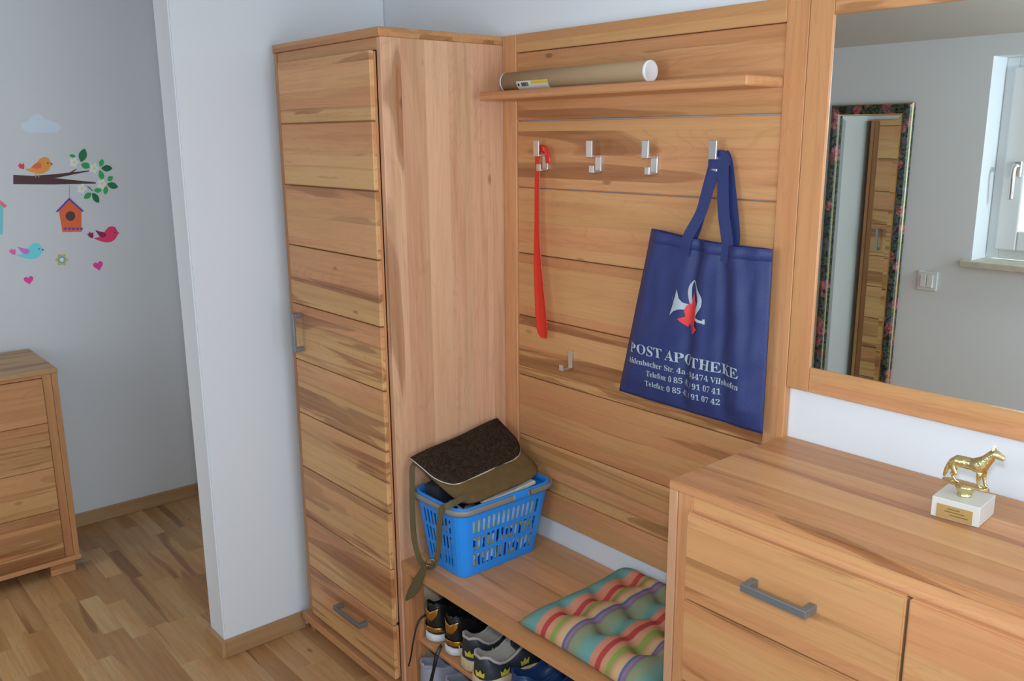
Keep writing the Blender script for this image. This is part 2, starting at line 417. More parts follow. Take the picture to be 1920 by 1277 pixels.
# opposite wall with its window opening
WX0, WX1, WZ0, WZ1 = 0.588, 1.36, 1.205, 1.948
vs, fs = [], []
for a in ((-0.75, WX0, -0.05, 2.7), (WX1, 3.5, -0.05, 2.7), (WX0, WX1, -0.05, WZ0 - 0.025), (WX0, WX1, WZ1, 2.7)):
    boxgeo(vs, fs, a[0], a[1], YO - 0.32, YO, a[2], a[3])
struct(mesh_obj('wall_opposite', vs, fs, WALL, origin=(0, YO, 0)))
# ceiling: slopes up from the opposite wall, then runs level
vs = [(-2.2, -3.7, 2.35), (3.5, -3.7, 2.35), (3.5, -1.95, 2.35), (-2.2, -1.95, 2.35)]
z1 = 2.022
pr = [(-3.7, ZC), (YO - 0.1154, ZC)] 
prof = [(YO, z1), (-0.62, ZC), (0.1, ZC), (0.1, ZC + 0.12), (YO, ZC + 0.12)]
vs = [(x, p[0], p[1]) for x in (-0.5, 3.5) for p in prof]
fs = [(0, 1, 6, 5), (1, 2, 7, 6), (2, 3, 8, 7), (3, 4, 9, 8), (4, 0, 5, 9), (4, 3, 2, 1, 0), (5, 6, 7, 8, 9)]
struct(mesh_obj('ceiling', vs, fs, CEIL, origin=(1, -0.8, ZC)))
struct(box('ceiling_hall', -2.2, -0.5, -3.7, 0.1, ZC, ZC + 0.12, WALL, bev=0))
# skirting
b = struct(box('baseboard_hall', XS, XS + 0.014, -3.4, -0.0005, 0.0, 0.06, W_SKIRTY, bev=0.002))
b = struct(box('baseboard_left', XE, XE + 0.015, YE, -0.43, 0.0, 0.06, W_SKIRTY, bev=0.002))
struct(box('baseboard_left_end', XE - 0.1154 - 0.012, XE + 0.015, YE - 0.015, YE, 0.0, 0.06, W_SKIRT, bev=0.002))
struct(box('baseboard_back', 1.95, 3.45, -0.015, 0, 0.0, 0.06, W_SKIRT, bev=0.002))

# window in the opposite wall (seen in the mirror)
win = empty('window_1', (1.0, YO - 0.12, WZ0), kind='structure')
FY0, FY1 = YO - 0.19, YO - 0.125
def frame_geo(x0, x1, z0, z1, w, y0, y1):
    vs, fs = [], []
    boxgeo(vs, fs, x0, x0 + w, y0, y1, z0, z1); boxgeo(vs, fs, x1 - w, x1, y0, y1, z0, z1)
    boxgeo(vs, fs, x0 + w, x1 - w, y0, y1, z0, z0 + w); boxgeo(vs, fs, x0 + w, x1 - w, y0, y1, z1 - w, z1)
    return vs, fs
vs, fs = frame_geo(WX0, WX1, WZ0, WZ1, 0.045, FY0, FY1)
bevelmod(mesh_obj('window_frame', vs, fs, WHITE_PVC, win, (1.0, FY1, 1.5)), 0.003)
vs, fs = frame_geo(WX0 + 0.035, WX1 - 0.035, WZ0 + 0.035, WZ1 - 0.035, 0.075, FY0 + 0.01, FY1 + 0.016)
sash = bevelmod(mesh_obj('sash', vs, fs, WHITE_PVC, win, (1.0, FY1, 1.5)), 0.006)
box('pane', WX0 + 0.10, WX1 - 0.10, FY0 + 0.03, FY0 + 0.036, WZ0 + 0.10, WZ1 - 0.10, GLASS, win, bev=0)
h = box('window_handle', 0.662, 0.690, FY1 + 0.016, FY1 + 0.026, 1.515, 1.575, ALU, win, bev=0.003)
tube('lever', smoothpath([(0.676, FY1 + 0.026, 1.555), (0.676, FY1 + 0.055, 1.555), (0.676, FY1 + 0.062, 1.52), (0.674, FY1 + 0.055, 1.47), (0.672, FY1 + 0.050, 1.435)]), 0.0085, ALU, h)
box('window_sill', WX0 - 0.03, WX1 + 0.03, YO - 0.125, YO + 0.035, WZ0 - 0.025, WZ0, STONE, win, bev=0.003)

# light switch under the window, on the opposite wall
sw = empty('light_switch', (0.432, YO, 1.108), 'white double light switch on the wall reflected beside the tall mirror', 'light switch')
bevelmod(box('plate', 0.393, 0.471, YO, YO + 0.009, 1.070, 1.146, WHITE_PVC, sw, bev=0.002), 0.001)
box('rocker', 0.407, 0.4305, YO + 0.009, YO + 0.016, 1.083, 1.133, WHITE_PVC, sw, bev=0.002)
box('rocker', 0.4325, 0.457, YO + 0.009, YO + 0.016, 1.083, 1.133, WHITE_PVC, sw, bev=0.002)

# tall mirror in a rose-patterned frame, hung on the opposite wall
tm = empty('tall_mirror', (0.145, YO, 0.42), 'tall narrow mirror with dark rose-patterned frame and gold edges, seen reflected', 'mirror')
MX0, MX1, MZ0, MZ1, MW = -0.030, 0.319, 0.42, 1.795, 0.046
vs, fs, ids = [], [], []
# frame profile: (inset from outer edge, height from wall)
prof = [(0.0, 0.0), (0.0, 0.016), (0.004, 0.019), (0.010, 0.026), (0.025, 0.031), (0.038, 0.024), (0.041, 0.020), (0.046, 0.020), (0.046, 0.004)]
corn = [(MX0, MZ0, 1, 1), (MX1, MZ0, -1, 1), (MX1, MZ1, -1, -1), (MX0, MZ1, 1, -1)]
k = len(prof)
for cx, cz, sx, sz in corn:
    for ins, hh in prof: vs.append((cx + sx * ins, YO + hh, cz + sz * ins))
fo, gold_f = [], []
for c in range(4):
    for i in range(k - 1):
        f = (c * k + i, c * k + i + 1, ((c + 1) % 4) * k + i + 1, ((c + 1) % 4) * k + i)
        (gold_f if i in (1, 6) else fo).append(f)
mesh_obj('frame', vs, fo, TAPESTRY, tm, (0.145, YO, 1.1)); mesh_obj('gold_edging', vs, gold_f, GOLD, tm, (0.145, YO, 1.1))
gx0, gx1, gz0, gz1 = MX0 + MW, MX1 - MW, MZ0 + MW, MZ1 - MW; bv = 0.022
vs = [(gx0, YO + 0.0105, gz0), (gx1, YO + 0.0105, gz0), (gx1, YO + 0.0105, gz1), (gx0, YO + 0.0105, gz1),
      (gx0 + bv, YO + 0.012, gz0 + bv), (gx1 - bv, YO + 0.012, gz0 + bv), (gx1 - bv, YO + 0.012, gz1 - bv), (gx0 + bv, YO + 0.012, gz1 - bv)]
mesh_obj('mirror_glass', vs, [(4, 5, 6, 7)], MIRROR, tm, (0.145, YO, 1.1))
mesh_obj('bevelled_rim', vs, [(0, 1, 5, 4), (1, 2, 6, 5), (2, 3, 7, 6), (3, 0, 4, 7)], MIRROR, tm, (0.145, YO, 1.1))

# ------------------------------------------------------------------ handles
def bar_handle(name, parent, cx, cz, y0, length, vertical=False, material=GREY_METAL, label=None, t=0.0145, reach=0.032):
    """flat bar on two feet; y0 is the front face it is screwed to"""
    vs, fs = [], []
    hl = length / 2; ht = t / 2; ft = 0.014
    def add(a0, a1, b0, b1, ya, yb):
        if vertical: boxgeo(vs, fs, cx + b0, cx + b1, ya, yb, cz + a0, cz + a1)
        else: boxgeo(vs, fs, cx + a0, cx + a1, ya, yb, cz + b0, cz + b1)
    add(-hl, hl, -ht, ht, y0 - reach, y0 - reach + 0.008)
    add(-hl, -hl + ft, -ht, ht, y0 - reach + 0.008, y0 + 0.0005); add(hl - ft, hl, -ht, ht, y0 - reach + 0.008, y0 + 0.0005)
    o = bevelmod(mesh_obj(name, vs, fs, material, parent, (cx, y0, cz)), 0.0012)
    if label: o['label'] = label
    return o

# ------------------------------------------------------------------ wardrobe
D = 0.4234; WX = -0.5933; H = 1.95
wd = empty('wardrobe', (WX / 2, -0.2, 0), 'tall beech wardrobe with a planked door in the corner', 'wardrobe')
box('side_panel', -0.020, -0.0004, -D, -0.003, 0.0, 1.9265, W_SIDE, wd, tone=0.15, streak=0.25, seed=4.2)
box('side_panel', WX, WX + 0.020, -D, -0.003, 0.0, 1.9265, W_Z, wd, tone=-0.2, streak=0.3)
box('top_board', WX, -0.0004, -D - 0.004, -0.003, 1.9268, H, W_X, wd, tone=-0.45, streak=0.5, seed=1.1)
box('back_panel', WX + 0.02, -0.02, -0.012, -0.004, 0.05, 1.9265, W_PALE, wd)
box('front_rail', WX + 0.02, -0.02, -D + 0.002, -D + 0.022, 1.895, 1.9265, W_X, wd, tone=-0.2)
box('front_stile', WX + 0.02, WX + 0.062, -D + 0.004, -D + 0.024, 0.085, 1.895, W_Z, wd, tone=-0.5)
box('bottom_board', WX, -0.0004, -D - 0.028, -0.012, 0.052, 0.078, W_X, wd, tone=0.15, streak=0.1)
box('plinth', WX + 0.03, -0.03, -D + 0.02, -D + 0.04, 0.0, 0.052, W_X, wd, tone=-0.5)
DY = -D - 0.0215; DX0, DX1 = -0.531, -0.0190
zs = [1.895, 1.719, 1.540, 1.358, 1.175, 0.9935, 0.8155, 0.6305, 0.4555, 0.2752, 0.0985]
door = box('door', DX0 + 0.003, DX1 - 0.0022, DY + 0.013, -D - 0.0006, 0.282, 1.892, W_Z, wd, tone=-0.3)
tn = [(0.5, .35, -.045), (0.6, .5, -.035), (.3, .6, None), (.3, .4, -.005), (.3, .8, .03), (0.5, .7, .02), (.4, .6, .035), (.35, .8, .01), (.35, .7, -.01)]
for i in range(9):
    box('plank', DX0, DX1 - random.uniform(0, 0.002), DY - random.uniform(0, 0.001), DY + 0.0135, zs[i + 1] + 0.0016, zs[i] - 0.0016, W_X, door, bev=0.0022, tone=tn[i][0], streak=tn[i][1], band=tn[i][2])
bar_handle('handle', door, -0.478, 1.089, DY, 0.122, vertical=True)
dr = box('drawer', DX0 + 0.003, DX1 - 0.0022, DY + 0.013, -D - 0.0006, 0.1, 0.272, W_Z, wd)
box('plank', DX0, DX1, DY, DY + 0.0135, zs[10], zs[9] - 0.0016, W_X, dr, bev=0.0022, tone=0.3, streak=0.7, seed=8.6, band=-.02)
bar_handle('handle', dr, -0.245, 0.219, DY, 0.158)

# ------------------------------------------------------------------ coat rack panel
YC = -0.0215
cr = empty('coat_rack_panel', (0.48, -0.01, 0.56), 'beech plank coat rack panel with shelf and metal hooks between wardrobe and mirror', 'coat rack')
box('stile', 0.001, 0.0575, YC, -0.001, 0.563, H, W_Z, cr, tone=0.25, streak=0.0)
box('stile', 0.9075, 0.9595, YC, -0.001, 0.563, H, W_Z, cr, tone=0.3, streak=0.1)
box('rail', 0.058, 0.907, YC, -0.001, 1.9025, H, W_X, cr, tone=-0.1, streak=0.2)
box('rail', 0.058, 0.907, YC, -0.001, 0.563, 0.6485, W_X, cr, tone=0.0, streak=0.3)
pz = [1.9025, 1.7193, 1.536, 1.3484, 1.1648, 0.9835, 0.7965, 0.6485]
pt = [(-.05, .62), (0.0, .45), (0.15, .35), (0.1, .3), (0.05, .80), (0.1, .3), (-.15, .85)]
for i in range(7):
    box('plank', 0.058, 0.907, YC + 0.0045, -0.003, pz[i + 1] + 0.0012, pz[i] - 0.0012, W_X, cr, bev=0.002, tone=pt[i][0], streak=pt[i][1], band=(None, None, None, None, -.005, None, -.035)[i], seed=(3.3, 5.1, 7.7, 9.4, 12.2, 14.8, 17.3)[i])
vs = [(0.046, -0.148), (0.9065, -0.148), (0.9065, YC + 0.004), (0.058, YC + 0.004), (0.058, YC - 0.012)]
box('shelf', 0.050, 0.9066, -0.148, YC + 0.004, 1.7735, 1.7945, W_X, cr, bev=0.003, tone=0.1, streak=0.1)

def hook(x, z, double=True):
    vs, fs = [], []
    if double:
        w = 0.0105
        boxgeo(vs, fs, x - w, x + w, YC - 0.003, YC + 0.005, z - 0.052, z - 0.010)             # wall bar
        boxgeo(vs, fs, x - w, x + w, YC - 0.032, YC - 0.003, z - 0.016, z - 0.010)             # upper arm
        boxgeo(vs, fs, x - w, x + w, YC - 0.037, YC - 0.031, z - 0.016, z + 0.026)             # tall front plate
        boxgeo(vs, fs, x - w * .75, x + w * .75, YC - 0.024, YC - 0.003, z - 0.055, z - 0.049) # lower arm
        boxgeo(vs, fs, x - w * .75, x + w * .75, YC - 0.028, YC - 0.023, z - 0.055, z - 0.036)
    else:
        w = 0.008
        boxgeo(vs, fs, x - w, x + w, YC - 0.004, YC + 0.005, z - 0.025, z + 0.022)
        boxgeo(vs, fs, x - w, x + w, YC - 0.034, YC - 0.003, z - 0.029, z - 0.023)
        boxgeo(vs, fs, x - w, x + w, YC - 0.039, YC - 0.034, z - 0.029, z - 0.012)
    return bevelmod(mesh_obj('hook', vs, fs, ALU, cr, (x, YC, z)), 0.0012)
HX = [0.180, 0.3805, 0.567, 0.763]
for x in HX: hook(x, 1.640)
hook(0.285, 1.073, False)['label'] = 'small single aluminium hook low on the panel'

# ------------------------------------------------------------------ mirror with wooden frame
wm = empty('wall_mirror', (1.45, -0.01, 1.135), 'large wall mirror in a plain beech frame above the dresser', 'mirror')
MB, MT, MR = 1.1352, 1.953, 1.93
box('stile', 0.9605, 1.0135, YC, -0.001, MB, MT, W_Z, wm, tone=0.2, streak=0.0)
box('stile', MR - 0.055, MR, YC, -0.001, MB, MT, W_Z, wm, tone=0.2, streak=0.0)
box('rail', 1.014, MR - 0.0555, YC, -0.001, MB, 1.1885, W_X, wm, tone=0.05, streak=0.35)
box('rail', 1.014, MR - 0.0555, YC, -0.001, 1.9055, MT, W_X, wm, tone=0.05, streak=0.3)
box('mirror_glass', 1.012, MR - 0.0545, -0.0165, -0.011, 1.187, 1.907, MIRROR, wm, bev=0)

# ------------------------------------------------------------------ dresser below the mirror
ds = empty('dresser', (1.44, -0.2, 0), 'beech dresser with two columns of drawers under the wall mirror', 'dresser')
FD = -0.4035; TX0, TX1 = 0.952, 1.935; DT = 1.0175
box('top_board', TX0, TX1, FD, -0.002, DT - 0.0185, DT, W_TOP, ds, bev=0.002, seg=2, tone=0.12, streak=0.35, seed=2.35)
box('side_panel', TX0, TX0 + 0.021, FD + 0.001, -0.003, 0.0, DT - 0.0188, W_SIDE, ds, tone=0.0)
box('side_panel', TX1 - 0.021, TX1, FD + 0.001, -0.003, 0.0, DT - 0.0188, W_SIDE, ds)
box('stile', TX0 + 0.0215, TX0 + 0.058, FD + 0.003, FD + 0.03, 0.06, DT - 0.019, W_Z, ds, tone=0.2)
box('stile', TX1 - 0.058, TX1 - 0.0215, FD + 0.008, FD + 0.03, 0.06, DT - 0.019, W_Z, ds, tone=0.1)
box('front_rail', TX0 + 0.0585, TX1 - 0.0585, FD + 0.002, FD + 0.03, 0.965, DT - 0.019, W_X, ds, tone=0.25)
box('bottom_board', TX0, TX1, FD - 0.02, -0.01, 0.035, 0.058, W_X, ds)
box('back_panel', TX0 + 0.022, TX1 - 0.022, -0.012, -0.004, 0.05, 0.995, W_PALE, ds)
for lx in (TX0 + 0.03, TX1 - 0.11):
    for ly in (FD + 0.03, -0.10): box('foot', lx, lx + 0.08, ly, ly + 0.05, 0, 0.0345, W_X, ds)
dz = [0.9715, 0.788, 0.608, 0.4235, 0.24, 0.062]
for c, (cx0, cx1) in enumerate(((1.0075, 1.4380), (1.4430, 1.877))):
    tts = [[(-0.1, .45), (0.0, .5), (0.1, .5), (0.1, .5), (0, .6)], [(0.3, .1), (0.3, .3), (0.1, .5), (0.1, .5), (0, .6)]][c]
    for rows in ((0,), (1, 2), (3, 4)):
        ztop, zbot = dz[rows[0]], dz[rows[-1] + 1]
        d = box('drawer', cx0 + 0.004, cx1 - 0.004, FD - 0.0005, FD + 0.3, zbot + 0.012, ztop - 0.012, W_PALE, ds)
        for i in rows:
            box('plank', cx0, cx1, FD - 0.013, FD - 0.0006, dz[i + 1] + 0.0015, dz[i] - 0.001, W_X, d, bev=0.003, seg=2, tone=tts[i][0], streak=tts[i][1] + 0.15, seed=(2.9, 6.4, 11.3, 13.1, 15.7)[i] + c * 1.7)
        bar_handle('handle', d, (cx0 + cx1) / 2 + 0.002, (ztop - 0.084) if len(rows) == 1 else (ztop + zbot) / 2, FD - 0.013, 0.131, reach=0.036)

# ------------------------------------------------------------------ bench with shoe shelves
bn = empty('bench', (0.475, -0.2, 0), 'low beech bench with open shoe shelves between wardrobe and dresser', 'bench')
BT = 0.4863
box('top_board', 0.001, 0.9505, -0.4215, -0.002, BT - 0.031, BT, W_TOP, bn, bev=0.003, seg=2, tone=0.3, streak=0.35, seed=6.7)
box('post', 0.002, 0.0525, -0.418, -0.381, 0.0, BT - 0.0313, W_Z, bn, tone=0.1, streak=0.5)
box('post', 0.898, 0.9485, -0.418, -0.381, 0.0, BT - 0.0313, W_Z, bn, tone=0.1)
box('side_panel', 0.010, 0.026, -0.3808, -0.02, 0.0, BT - 0.0313, W_PALE, bn)
box('side_panel', 0.925, 0.941, -0.3808, -0.02, 0.0, BT - 0.0313, W_PALE, bn)
box('back_panel', 0.0265, 0.9245, -0.028, -0.020, 0.04, BT - 0.0313, W_PALE, bn)
box('shelf', 0.0265, 0.9245, -0.405, -0.0285, 0.243, 0.257, W_X, bn, tone=0.1)
box('shelf', 0.0265, 0.9245, -0.405, -0.0285, 0.055, 0.069, W_X, bn, tone=0.1)

# ------------------------------------------------------------------ small dresser in the side room
sd = empty('chest_of_drawers', (-1.82, -1.3, 0), 'beech chest of drawers against the grey wall in the side room', 'chest of drawers')
SX = -1.606; SY1 = -0.900; SY0 = -1.70; SZ = 0.833
box('top_board', XS + 0.016, SX + 0.003, SY0, SY1 + 0.003, SZ - 0.018, SZ, W_TOPL, sd, bev=0.002, tone=0.0, streak=0.4)
box('side_panel', XS + 0.018, SX, SY1 - 0.020, SY1, 0.05, SZ - 0.0183, W_Z, sd, tone=-0.5, streak=0.3)
box('side_panel', XS + 0.018, SX, SY0, SY0 + 0.02, 0.05, SZ - 0.0183, W_Z, sd)
box('stile', SX - 0.022, SX - 0.004, SY1 - 0.052, SY1 - 0.0205, 0.068, SZ - 0.0183, W_Z, sd, tone=-0.1)
box('front_rail', SX - 0.022, SX - 0.004, SY0 + 0.06, SY1 - 0.0523, 0.802, SZ - 0.0183, W_Y, sd, tone=-0.2)
box('bottom_board', XS + 0.018, SX + 0.012, SY0 - 0.002, SY1 + 0.002, 0.050, 0.0675, W_Y, sd, tone=0.1)
for ya in (SY1 - 0.11, SY0 + 0.02): box('foot', SX - 0.09, SX - 0.005, ya, ya + 0.09, 0.0, 0.0497, W_Y, sd, tone=-0.2)
for ya in (SY1 - 0.11, SY0 + 0.02): box('foot', XS + 0.03, XS + 0.11, ya, ya + 0.09, 0.0, 0.0497, W_Y, sd, tone=-0.2)
for i, (a, b_) in enumerate(((0.626, 0.8005), (0.4465, 0.6245), (0.2715, 0.445), (0.0695, 0.270))):
    d = box('drawer', SX - 0.35, SX - 0.012, SY0 + 0.065, SY1 - 0.058, a + 0.01, b_ - 0.01, W_PALE, sd)
    box('plank', SX - 0.0118, SX + 0.001, SY0 + 0.06, SY1 - 0.0535, a, b_, W_Y, d, bev=0.002, tone=(0.1, -.1, -.1, -.1)[i], streak=(.15, .9, .95, 1.0)[i], band=(None, .03, .015, .02)[i], seed=(1.5, 4.6, 9.9, 3.7)[i])

# ------------------------------------------------------------------ objects on the shelf and the hooks
tb = empty('cardboard_tube', (0.36, -0.085, 1.795), 'brown cardboard mailing tube with white end cap on the rack shelf', 'mailing tube')
tr = 0.0252; tcz = 1.7947 + tr; tcy = -0.088
lathe('tube_body', [(tr - 0.002, 0.10), (tr, 0.101), (tr, 0.598), (tr - 0.002, 0.599)], CARD, tb, (0, tcy, tcz), 'X', 40)
lathe('end_cap', [(tr - 0.001, 0.5992), (tr - 0.0004, 0.601), (tr - 0.0004, 0.605), (tr - 0.003, 0.6065), (tr - 0.006, 0.6055), (0.002, 0.6045)], WHITE, tb, (0, tcy, tcz), 'X', 40)['label'] = 'white plastic end cap'
lathe('end_cap', [(tr - 0.004, 0.095), (tr - 0.0004, 0.096), (tr - 0.0004, 0.0995)], WHITE, tb, (0, tcy, tcz), 'X', 40)
def label_patch(name, x0, x1, a0, a1, material, r, parent):
    vs, fs = [], []; n = 8
    for i in range(n + 1):
        a = math.radians(a0 + (a1 - a0) * i / n)
        for x in (x0, x1): vs.append((x, tcy - math.cos(a) * r, tcz + math.sin(a) * r))
    for i in range(n): fs.append((2 * i, 2 * i + 1, 2 * i + 3, 2 * i + 2))
    return solid(mesh_obj(name, vs, fs, material, parent, (x0, tcy, tcz)), 0.0003, 1)
PAPER = mat('label_paper', (0.75, 0.74, 0.68), 0.7); YEL = mat('yellow_print', (0.75, 0.52, 0.05), 0.6); INK = mat('black_ink', (0.02, 0.02, 0.02), 0.7)
pa = label_patch('paper_label', 0.165, 0.285, -62, -4, PAPER, tr + 0.0004, tb); pa['label'] = 'white and yellow paper label with a barcode'
label_patch('yellow_band', 0.222, 0.284, -22, -5, YEL, tr + 0.0008, pa)
xx = 0.184
for i in range(15):
    w = random.choice([0.0006, 0.001, 0.0016]); label_patch('barcode_line', xx, xx + w, -35, -12, INK, tr + 0.0009, pa); xx += w + random.choice([0.0007, 0.0012])
label_patch('barcode_line', 0.1695, 0.176, -32, -16, INK, tr + 0.0009, pa)

# shoe horn: long red strip bent over the first hook
sh = empty('shoe_horn', (0.19, -0.075, 1.64), 'long red plastic shoe horn hanging from the leftmost hook', 'shoe horn')
vs, fs = [], []
def horn_row(c, w, curve, nrm):
    """one row across the blade: centre c, width w, cupped by curve along nrm"""
    for j in range(7):
        u = j / 6 * 2 - 1
        vs.append((c[0] + u * w / 2, c[1] - nrm * (u * u) * curve, c[2]))
rows = [(0.1755, -0.046, 1.628, .020, .000), (0.1755, -0.047, 1.60, .020, .001), (0.1755, -0.048, 1.54, .020, .002), (0.1755, -0.048, 1.47, .020, .002), (0.1775, -0.049, 1.41, .023, .003),
        (0.182, -0.050, 1.352, .029, .005), (0.190, -0.051, 1.29, .037, .007), (0.197, -0.051, 1.23, .043, .008), (0.2035, -0.051, 1.174, .047, .009), (0.2065, -0.051, 1.145, .046, .009), (0.208, -0.051, 1.130, .036, .006), (0.2085, -0.051, 1.123, .020, .003)]
rows = rows[::-1]
for r_ in rows: horn_row(r_[:3], r_[3], r_[4], 1)
nr = len(rows)
for i in range(nr - 1):
    for j in range(6): fs.append((i * 7 + j, i * 7 + j + 1, (i + 1) * 7 + j + 1, (i + 1) * 7 + j))
subsurf(solid(mesh_obj('blade', vs, fs, RED, sh, (0.196, -0.07, 1.4), True), 0.0026), 1)
strap_pts = [(0.1735, -0.0455, 1.622), (0.1745, -0.0455, 1.634), (0.181, -0.0455, 1.643), (0.192, -0.0450, 1.646), (0.2035, -0.0445, 1.641), (0.2115, -0.0440, 1.628), (0.2145, -0.0440, 1.615), (0.2135, -0.0440, 1.606)]
tube('hook_end', smoothpath(strap_pts, 5), 0.004, RED, sh, n=12, flat=(0.018, 0.0035, (0.0, -1, 0.02)))

# ------------------------------------------------------------------ tote bag with its print
tt = empty('tote_bag', (0.75, -0.07, 1.62), 'dark blue cloth tote bag with pharmacy print hanging from the rightmost hook', 'bag')
TL, TR_, BL, BR = (0.590, 1.459), (0.9285, 1.4395), (0.4945, 1.032), (0.9305, 1.0265)
def tote_pt(u, v, side=-1, off=0.0):
    """u 0..1 left to right, v 0..1 top to bottom; front face for side=-1"""
    x = (TL[0] * (1 - u) + TR_[0] * u) * (1 - v) + (BL[0] * (1 - u) + BR[0] * u) * v
    z = (TL[1] * (1 - u) + TR_[1] * u) * (1 - v) + (BL[1] * (1 - u) + BR[1] * u) * v
    z -= 0.007 * math.sin(math.pi * u) * (1 - v) ** 6
    edge = min(1.0, 14 * u * (1 - u)) * min(1, 8 * (1 - v) + 0.12)
    fold = (-0.0095 * math.exp(-((u - 0.43 - 0.05 * v) / 0.040) ** 2) + 0.0065 * math.exp(-((u - 0.535 - .03 * v) / 0.045) ** 2)
            - 0.009 * math.exp(-((u - 0.66 - 0.10 * v) / 0.040) ** 2) + 0.007 * math.exp(-((u - 0.76 - 0.12 * v) / 0.045) ** 2) - 0.004 * math.exp(-((u - 0.20 - 0.05 * v) / 0.06) ** 2) * (1 - v)
            + 0.0035 * math.sin(10 * u + 5 * v) * math.sin(6 * v + 1) + 0.0012 * math.sin(41 * u + 17 * v + 3 * math.sin(9 * v)) + 0.001 * math.sin(23 * v + 8 * u))
    y = YC - 0.030 - 0.004 * u
    if side < 0: y = y - 0.012 * edge - fold * edge * 1.1 - off
    else: y = y + 0.007 * edge + off
    return Vector((x, y, z))
N = 56
vs, fs = [], []
for j in range(N + 1):
    for i in range(N + 1): vs.append(tote_pt(i / N, j / N))
for j in range(N):
    for i in range(N): a = j * (N + 1) + i; fs.append((a, a + N + 1, a + N + 2, a + 1))
front = solid(mesh_obj('front_panel', vs, fs, NAVY, tt, (0.72, -0.06, 1.25), True), 0.001, 0)
vs = []
for j in range(N + 1):
    for i in range(N + 1): vs.append(tote_pt(i / N, j / N, 1))
mesh_obj('back_panel', vs, [tuple(reversed(f)) for f in fs], NAVY, tt, (0.72, -0.04, 1.25), True)
# side and bottom gores close the bag
vs, fs = [], []
ring = [(0, j / N) for j in range(N + 1)] + [(i / N, 1) for i in range(1, N + 1)] + [(1, 1 - j / N) for j in range(1, N + 1)]
for u, v in ring: vs += [tote_pt(u, v), tote_pt(u, v, 1)]
for i in range(len(ring) - 1): fs.append((2 * i, 2 * i + 2, 2 * i + 3, 2 * i + 1))
mesh_obj('gusset', vs, fs, NAVY, tt, (0.72, -0.05, 1.25), True)
# hem
vs, fs = [], []
for i in range(N + 1):
    for v, o_ in ((0.0, 0.0006), (0.001, 0.0016), (0.066, 0.0016), (0.068, 0.0)): vs.append(tote_pt(i / N, v, -1, o_))
for i in range(N):
    for j in range(3): a = i * 4 + j; fs.append((a, a + 1, a + 5, a + 4))
mesh_obj('hem', vs, fs, NAVY, tt, (0.72, -0.06, 1.45), True)
def strap(name, pts, w, th, parent, material, nrm=(0, -1, 0)):
    return tube(name, smoothpath(pts, 6), 0.01, material, parent, n=4, flat=(w, th, nrm), smooth=False)
a = tote_pt(0.345, 0.10, -1, 0.003); b = tote_pt(0.675, 0.10, -1, 0.003); a0 = tote_pt(0.355, 0.0, -1, 0.003); b0 = tote_pt(0.670, 0.0, -1, 0.003)
strap('handle', [a, a0, (0.737, -0.058, 1.503), (0.754, -0.053, 1.564), (0.7665, -0.047, 1.612), (0.7690, -0.0445, 1.636)], 0.028, 0.0018, tt, NAVY)
strap('handle', [b, b0, (0.800, -0.057, 1.506), (0.7915, -0.053, 1.565), (0.786, -0.049, 1.610), (0.780, -0.0455, 1.637)], 0.030, 0.0018, tt, NAVY)
a = tote_pt(0.325, 0.06, 1, -0.003); b = tote_pt(0.69, 0.06, 1, -0.003)
strap('handle', [a, (0.716, -0.042, 1.47), (0.738, -0.038, 1.56), (0.752, -0.0345, 1.618), (0.7555, -0.0335, 1.634)], 0.026, 0.0018, tt, NAVY)
strap('handle', [b, (0.822, -0.042, 1.46), (0.802, -0.038, 1.56), (0.788, -0.0345, 1.618), (0.776, -0.0335, 1.636)], 0.026, 0.0018, tt, NAVY)
strap('handle', [(0.752, -0.040, 1.612), (0.7535, -0.040, 1.630), (0.763, -0.040, 1.636), (0.776, -0.040, 1.636), (0.787, -0.040, 1.629), (0.7905, -0.040, 1.610)], 0.016, 0.014, tt, NAVY, (0, -1, 0))

def tote_uv(x, z):
    """bag (u, v) of a world position on the bag"""
    v = (1.449 - z) / (1.449 - 1.029)
    l = TL[0] * (1 - v) + BL[0] * v; r = TR_[0] * (1 - v) + BR[0] * v
    return (x - l) / (r - l), v
def on_tote(name, flat, faces, material, off=0.0012, origin=(0.72, -0.06, 1.2)):
    bm = bmesh.new(); bv_ = [bm.verts.new((x, 0, z)) for x, z in flat]
    for f in faces:
        try: bm.faces.new([bv_[i] for i in f])
        except ValueError: pass
    bmesh.ops.triangulate(bm, faces=bm.faces[:])
    for _ in range(5):
        long_ = [e for e in bm.edges if e.calc_length() > 0.006]
        if not long_: break
        bmesh.ops.subdivide_edges(bm, edges=long_, cuts=1); bmesh.ops.triangulate(bm, faces=bm.faces[:])
    for v in bm.verts:
        u, vv = tote_uv(v.co.x, v.co.z); p = tote_pt(u, vv, -1, off + 0.0012); v.co = Vector((v.co.x, p.y, v.co.z)) - Vector(origin)
    me = bpy.data.meshes.new(name); bm.to_mesh(me); bm.free(); me.materials.append(material)
    o = bpy.data.objects.new(name, me); COL.objects.link(o); o.location = origin; adopt(o, front)
    return o
def serif(s):
    out = ''
    for ch in s:
        if 'A' <= ch <= 'Z': out += chr(0x1D400 + ord(ch) - 65)
        elif 'a' <= ch <= 'z': out += chr(0x1D41A + ord(ch) - 97)
        elif '0' <= ch <= '9': out += chr(0x1D7CE + ord(ch) - 48)
        else: out += ch
    return out
